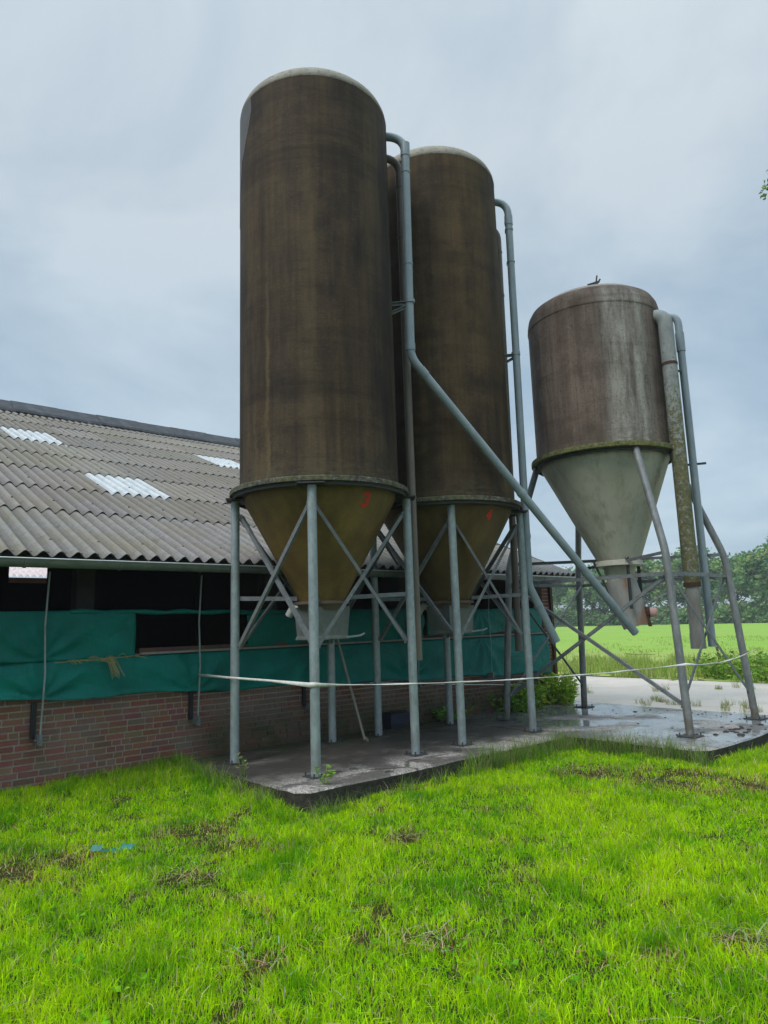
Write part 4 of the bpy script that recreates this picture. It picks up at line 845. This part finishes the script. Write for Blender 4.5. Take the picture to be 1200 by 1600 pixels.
fpipe(S1, c1, [(-.1, 8.5, 7.8), (.36, 8.67, 7.8), (.36, 8.67, 1.06)], .052, .2, M['brown_pipe'], 'vent_pipe', ((1, .06, .02), (1, .17, .03), (1, .7, .02)))
E2 = Vector((2.40, 10.08, 1.19)); K2 = Vector((2.03, 9.92, 1.98))
fpipe(S2, c2, [(1.5, 9.9, 7.93), (2.07, 9.88, 7.93), K2+Z*.0, E2], .056, .24, M['grey_pipe'], 'fill_pipe', ((1, .055, .15), (1, .08, .03), (1, .17, .02), (1, .42, .02), (1, .88, .06), (1, .93, .03), (2, .35, .03)))
fpipe(S2, c2, [(1.5, 10.2, 7.75), (1.98, 10.36, 7.75), (1.92, 10.42, 1.06)], .052, .2, M['brown_pipe'], 'vent_pipe', ((1, .06, .02), (1, .17, .03), (1, .7, .02)))
def bracket(par, c, p_edge, p_out, z, nm='pipe_bracket'):
    b = MB(); A_ = Vector(p_edge)-c; B_ = Vector(p_out)-c; b.angle(A_+Z*z, B_+Z*z, .045, .006, Z); b.angle(A_+Z*(z-.13), B_+Z*(z-.03), .04, .006, Z); b.tube([B_+Z*(z-.025), B_+Z*(z+.02)], .066, 16); b.box(A_+Z*(z-.07), (.03, .05, .22)); b.build(nm, M['galv'], par)
bracket(S1, c1, (.17, 8.46, 0), (.42, 8.43, 0), 5.62); bracket(S2, c2, (1.84, 9.95, 0), (2.05, 9.9, 0), 5.45)

def small_silo():
    cB = Vector((3.512, 10.784, 0)); base = Vector((3.58, 10.76, 0)); t = empty('small_silo', base, 'short wide silo with bleached patch and pale cone on splayed legs', 'silo', 'feed silos beside the barn')
    o = cB-base; Rb = 1.03; c2d = (o.x, o.y)
    b = MB(); b.lathe([(Rb+.01, 4.0), (Rb+.01, 4.04), (Rb, 4.1), (Rb, 4.6), (Rb, 5.4), (Rb, 6.18)], c2d, 96); b.lathe([(Rb+.002, 6.165), (Rb+.009, 6.18), (Rb+.009, 6.195), (Rb+.002, 6.28), (Rb-.02, 6.38), (Rb-.065, 6.46)], c2d, 96); b.build('body', M['silo_c'], t, smooth=40)
    b = MB(); b.lathe([(Rb-.065, 6.46), (Rb-.2, 6.555), (.5, 6.71), (.3, 6.77), (.12, 6.80), (.001, 6.80)], c2d, 96); b.build('dome', [M['dome_c']], t, smooth=50)
    q_ = o+Vector((-.02, -.42, 6.70)); b = MB(); b.tube([q_, q_+Z*.07], .04, 10); b.tube([q_+Z*.05, q_+Vector((.03, 0, .2))], .012, 6); b.tube([q_+Vector((-.13, 0, .045)), q_+Vector((.06, 0, .1))], .018, 6); b.tube([q_+Vector((.02, 0, .06)), q_+Vector((.07, -.02, .13))], .014, 6); b.build('vent_catch', M['iron'], t)
    b = MB(); b.lathe([(Rb, 4.01), (1.115, 4.0), (1.12, 3.99), (1.12, 3.93), (1.11, 3.925), (.96, 3.925)], c2d, 96); b.build('rim', M['rim_moss'], t, smooth=30)
    b = MB(); b.lathe([(1.0, 3.925), (1.05, 3.922), (1.05, 3.88), (1.03, 3.88), (1.03, 3.91), (.93, 3.91)], c2d, 96); b.build('ring_beam', M['iron'], t, smooth=30)
    cb_ = Vector((3.61, 10.75, 0))-base; b = MB(); seg = 96; vs = []
    lv = [(0, .975, 3.925), (0, .975, 3.88)]+[(i/8, .975-.66*i/8, 3.88-1.53*i/8) for i in range(1, 9)]
    for f, r_, z in lv:
        cc = o.lerp(cb_, f)
        for j in range(seg): a_ = j*2*math.pi/seg; vs.append((cc.x+r_*math.cos(a_), cc.y+r_*math.sin(a_), z))
    b.add(vs, [(i*seg+j, i*seg+(j+1) % seg, (i+1)*seg+(j+1) % seg, (i+1)*seg+j) for i in range(len(lv)-1) for j in range(seg)]); b.build('cone', M['cone_c'], t, smooth=40)
    # outlet flange, throat and slanting boot
    b = MB(); b.lathe([(.30, 2.37), (.34, 2.35), (.36, 2.28), (.33, 2.27), (.2, 2.27)], (cb_.x, cb_.y), 36); b.build('outlet_flange', plainc('cream_flange', (.40, .40, .33)), t, smooth=30)
    b = MB(); b.lathe([(.25, 2.29), (.20, 2.08), (.20, 2.02)], (cb_.x, cb_.y), 32); b.build('throat', plainc('pale_throat', (.42, .42, .34)), t, smooth=30)
    rtv = Vector((.949, -.316, 0)); b = MB(); p0 = cb_+Z*2.07-rtv*.02; p1 = cb_+rtv*.17+Z*1.36
    b.tube([p0, p0.lerp(p1, .35), p0.lerp(p1, .75), p1], lambda i: (.235, .24, .215, .19)[i], 28); bt = b.build('boot', M['boot'], t, smooth=50)
    b = MB(); q_ = p1+rtv*.21+Z*.2; b.tube([q_-rtv*.05, q_+rtv*.0], .085, 18); b.box(q_-rtv*.04-Z*.06, (.05, .12, .30), (rtv, Z.cross(rtv), (Z*.97-rtv*.2).normalized())); b.build('inspection_frame', M['rust'], bt, smooth=40)
    b = MB(); b.tube([q_, q_+rtv*.09, q_+rtv*.11], lambda i: (.07, .07, .045)[i], 18); b.build('cap', M['pink'], bt, smooth=40)
    b = MB(); b.tube([q_-rtv*.06+Z*.12, q_+rtv*.6+Z*.42-u*.1], .008, 6); b.build('pull_rod', M['galv'], bt)
    # splayed legs, bent tubes
    feet = {'H': Vector((1.78, 11.05, 0)), 'J': Vector((3.33, 12.31, 0)), 'K': Vector((3.75, 9.06, 0)), 'L': Vector((5.25, 10.36, 0))}; fl = {}; top = {}
    cen = Vector((3.53, 10.70, 0))
    def at_(k, z):   # point on the straight lower part
        f = feet[k]; d = (f-base); dn = d.normalized(); return f - dn*(.075*z) - base
    for k, f in feet.items():
        dn = (f-base).normalized(); top_dir = (f-cB); top_dir.z = 0; tp = cB + top_dir.normalized()*1.04 - base + Z*3.9
        low = at_(k, 2.35)+Z*2.35; pts = [f-base, low, tp]; path = fillet(pts, 1.2, 10); b = MB(); b.tube(path, .0515, 20); b.cur = 1; leg_plate(b, pts[0].x, pts[0].y, .24); b.build('leg', [M['leg_c'], M['iron']], t, smooth=50)
    def pt(k, z): return at_(k, z)+Z*z
    def bar(p0, p1, nm='brace', w=.045, mt='brace', face=None):
        b = MB(); b.angle(p0, p1, w, .006, face or Z.cross((p1-p0)).normalized()); return b.build(nm, M[mt], t)
    for k0, k1, x in (('H', 'K', 1), ('K', 'L', 1), ('H', 'J', 1), ('J', 'L', 0)):
        m_ = ((pt(k0, 1)+pt(k1, 1))/2); ow = Vector((m_.x, m_.y, 0)).normalized()
        bar(pt(k0, 2.06), pt(k1, 2.06), 'side_bar', .05, face=ow)
        if x: bar(pt(k0, 2.07), pt(k1, .35)-ow*.0, face=ow); bar(pt(k1, 2.07)-ow*.05, pt(k0, .35)-ow*.05, face=ow)
    for k0, k1 in (('H', 'L'), ('K', 'J')):
        z = 2.40 if k0 == 'H' else 2.36; A_, B_ = pt(k0, z), pt(k1, z); A_, B_ = A_-(A_-B_).normalized()*.0, B_
        for q0, s_ in ((A_, 1), (B_, -1)): mid = (A_+B_)/2; mid = Vector((cb_.x, cb_.y, z)); e_ = (q0-mid).normalized()*.33; bar(q0, mid+e_, 'cross_bar', .055, face=Z)
    side_ = Z.cross(rtv)
    for dx, dy, z1 in ((.12, -.30, 1.62), (.28, .12, 1.75)): bar(cb_+rtv*dx+side_*dy+Z*2.40, cb_+rtv*dx+side_*dy+Z*z1, 'hanger', .05, 'iron', side_)
    bar(cb_-rtv*.38-side_*.1+Z*2.38, cb_-rtv*.12-side_*.1+Z*1.72, 'hanger', .035, 'iron', side_)
    # thick fill pipe with lichen
    b = MB(); th = Vector((4.385, 10.02, 0))-base; hd = Vector((cB.x-base.x, cB.y-base.y, 0)); ein = hd.lerp(th, .62)
    b.tube(fillet([ein+Z*6.06, th+Z*6.06, th+Z*1.95], .2, 8), .108, 22)
    o1 = b.build('fill_pipe', M['lichen'], t, smooth=50)
    d_ = (th-hd).normalized()
    for A_, B_, r_ in ((th+Z*5.23, th+Z*5.27, .116), (ein+d_*.1+Z*6.06, ein+d_*.16+Z*6.06, .16), (th+Z*1.90, th+Z*1.96, .118)): b = MB(); b.tube([A_, B_], r_, 22); b.build('clamp', M['rust'], o1, smooth=40)
    b = MB(); b.tube([th+Z*1.92, th+Z*1.03], .097, 22); b.tube([th+Z*1.24, th+Z*1.03], .104, 22); b.build('pipe_end', M['pipe_low'], o1, smooth=40)
    g_ = Vector((4.70, 10.28, 0))-base; gi = hd.lerp(g_, .7)
    b = MB(); b.tube(fillet([gi+Z*6.16, g_+Z*6.16, g_+Z*1.04], .2, 8), .056, 18); b.tube([g_+Z*5.55, g_+Z*5.85], .066, 18); b.build('vent_pipe', M['grey_pipe'], t, smooth=50)
    b = MB(); b.box(g_.lerp(th, .5)+Z*5.2, (.3, .03, .03), ((g_-th).normalized(), side_, Z)); b.build('pipe_bracket', M['iron'], t)
    b = MB(); b.box(g_+Z*3.75+rtv*.05, (.26, .03, .03), (rtv, side_, Z)); b.build('pipe_bracket', M['iron'], t)
small_silo()

# ------------------------------------------------------------------ small things
def tape():
    b = MB(); pr = P(3.87, 7.93, .98); pts = [(pr, .03), (Vector((-1.86, 8.18, .96)), .028), (Vector((-1.3, 7.8, .935)), .03), (Vector((-.83, 7.335, .915)), .05), (Vector((-.77, 7.318, .915)), .055), (Vector((-.71, 7.33, .91)), .045)]
    e_ = Vector((3.76, 8.975, .89)); s_ = Vector((-.71, 7.33, .91))
    for i in range(1, 24): f = i/24; q_ = s_.lerp(e_, f)-Z*(.06*4*f*(1-f)); pts.append((q_, .013+.007*math.sin(i*1.7)))
    pts.append((e_, .035)); e2 = Vector((5.33, 10.31, .98))
    for i in range(1, 13): f = i/12; pts.append((e_.lerp(e2, f)-Z*(.07*4*f*(1-f)), .016+.009*math.sin(i*2.1)))
    vs = []; fs = []
    for i, (p_, w) in enumerate(pts):
        tw = .5*math.sin(i*.9)
        vs += [p_+Z*w*.5*math.cos(tw)+n*w*.5*math.sin(tw), p_-Z*w*.5*math.cos(tw)-n*w*.5*math.sin(tw)]
        if i: k = 2*i; fs.append((k-2, k-1, k+1, k))
    b.add(vs, fs); b.tube([pts[4][0]+n*.055+Z*.0+u*.045*math.cos(0), pts[4][0]+n*.12], .01, 5)
    k = MB(); o = b.build('barrier_tape', M['tape'], smooth=60, solid=.003)
    tag(o, 'off-white plastic tape strung between the silo legs at waist height', 'tape')
tape()
b = MB(); A_ = Vector((-.72, 9.60, 1.62)); B_ = Vector((-.345, 9.42, .03))
A_ = Vector((-.70, 9.52, 1.40))
b.tube([A_, B_], .017, 10); b.tube([A_.lerp(B_, .60), A_.lerp(B_, .63)], .024, 10); b.tube([B_+Z*.02, B_-Z*.02+u*.04], .026, 10)
tag(b.build('pole', plainc('worn_handle', (.20, .20, .17)), smooth=50), 'thin grey pole leaning under the nearest silo towards the wall', 'pole')
t = empty('crate', (.06, 10.62, 0), 'dark blue plastic box on the slab against the brick wall', 'crate')
b = MB(); b.box((0, 0, .135), (.36, .24, .15), (u, n, Z)); b.box((0, 0, .03), (.3, .18, .06), (u, n, Z)); b.box((0, -.0, .17), (.375, .255, .03), (u, n, Z)); b.build('box', M['navy'], t)
b = MB(); b.box((0, 0, .222), (.33, .22, .014), (u, n, Z)); b.box((0, 0, .234), (.1, .05, .012), (u, n, Z)); b.build('lid', M['black'], t)
b = MB(); rr = random.Random(9)
for i, (ox, oy, an, w_) in enumerate(((0, 0, .2, .13), (.12, .03, -.3, .11), (.07, -.05, .5, .07), (-.1, .0, .1, .08))):
    vs = []; ks, kj = 7, 3; dx = Vector((math.cos(an), math.sin(an), 0)); dy = Vector((-math.sin(an), math.cos(an), 0))
    for j in range(kj+1):
        for k in range(ks+1): vs.append(Vector((-2.13+ox, 5.52+oy, -.095))+dx*(k/ks-.5)*w_*(1+.3*noise.noise(Vector((j, i, 1))))+dy*(j/kj-.5)*.05+Z*(.012*noise.noise(Vector((k*.9, j*.9, i)))+.03*(j/kj)*(i % 2)))
    K = ks+1; b.add(vs, [(j*K+k, j*K+k+1, (j+1)*K+k+1, (j+1)*K+k) for j in range(kj) for k in range(ks)])
tag(b.build('plastic_scrap', M['scrap'], smooth=80), 'crumpled teal plastic scrap lying in the lawn', 'plastic scrap')
# muck clods left on the wet slab, two stumps at the field edge
b = MB(); rr = random.Random(12)
def clod(b, c, s):
    vs = []; k = 7
    for i in range(4):
        ph = math.pi*.5*i/3
        for j in range(k): a_ = j*2*math.pi/k; r_ = s*math.cos(ph)*rr.uniform(.7, 1.2); vs.append((c[0]+r_*math.cos(a_), c[1]+r_*math.sin(a_), c[2]+s*.45*math.sin(ph)))
    b.add(vs, [(i*k+j, i*k+(j+1) % k, (i+1)*k+(j+1) % k, (i+1)*k+j) for i in range(3) for j in range(k)])
for i in range(90):
    if i < 26: p = P(rr.gauss(9.7, .25), rr.gauss(4.15, .12))
    elif i < 50: p = P(rr.gauss(10.9, .25), rr.gauss(4.9, .5))
    else: p = P(rr.uniform(8.2, 11.1), rr.uniform(4.2, 7.2))
    clod(b, (p.x, p.y, 0), rr.uniform(.005, .022) if i > 26 else rr.uniform(.02, .055))
tag(b.build('muck', plainc('muck', (.03, .026, .024)), smooth=60), 'dark muck clods scattered on the wet slab under the small silo', 'muck', kind='stuff')
for i, (a_, b_) in enumerate(((19.5, 8.7), (18.2, 5.6))):
    p = P(a_, b_); b = MB(); b.tube([(0, 0, -.1), (.02, 0, .35), (-.02, .03, .62)], lambda i: (.05, .04, .03)[i], 8)
    tag(b.build('fence_post', M['bark'], loc=(p.x, p.y, 0)), ['weathered stub of a post on the verge left of the spout', 'weathered stub of a post on the verge near the lichen pipe'][i], 'fence post', 'post stubs along the verge')
# ------------------------------------------------------------------ thin haze over the fields
b = MB(); b.box((0, 0, 8.2), (3060, 3060, 19.6))
mt = bpy.data.materials.new('haze'); mt.use_nodes = True; t_ = mt.node_tree; t_.nodes.remove(t_.nodes['Principled BSDF']); v_ = t_.nodes.new('ShaderNodeVolumePrincipled')
v_.inputs['Color'].default_value = (.88, .94, 1, 1); v_.inputs['Density'].default_value = .0008
t_.links.new(v_.outputs[0], t_.nodes['Material Output'].inputs['Volume']); tag(b.build('haze', mt), kind='stuff')
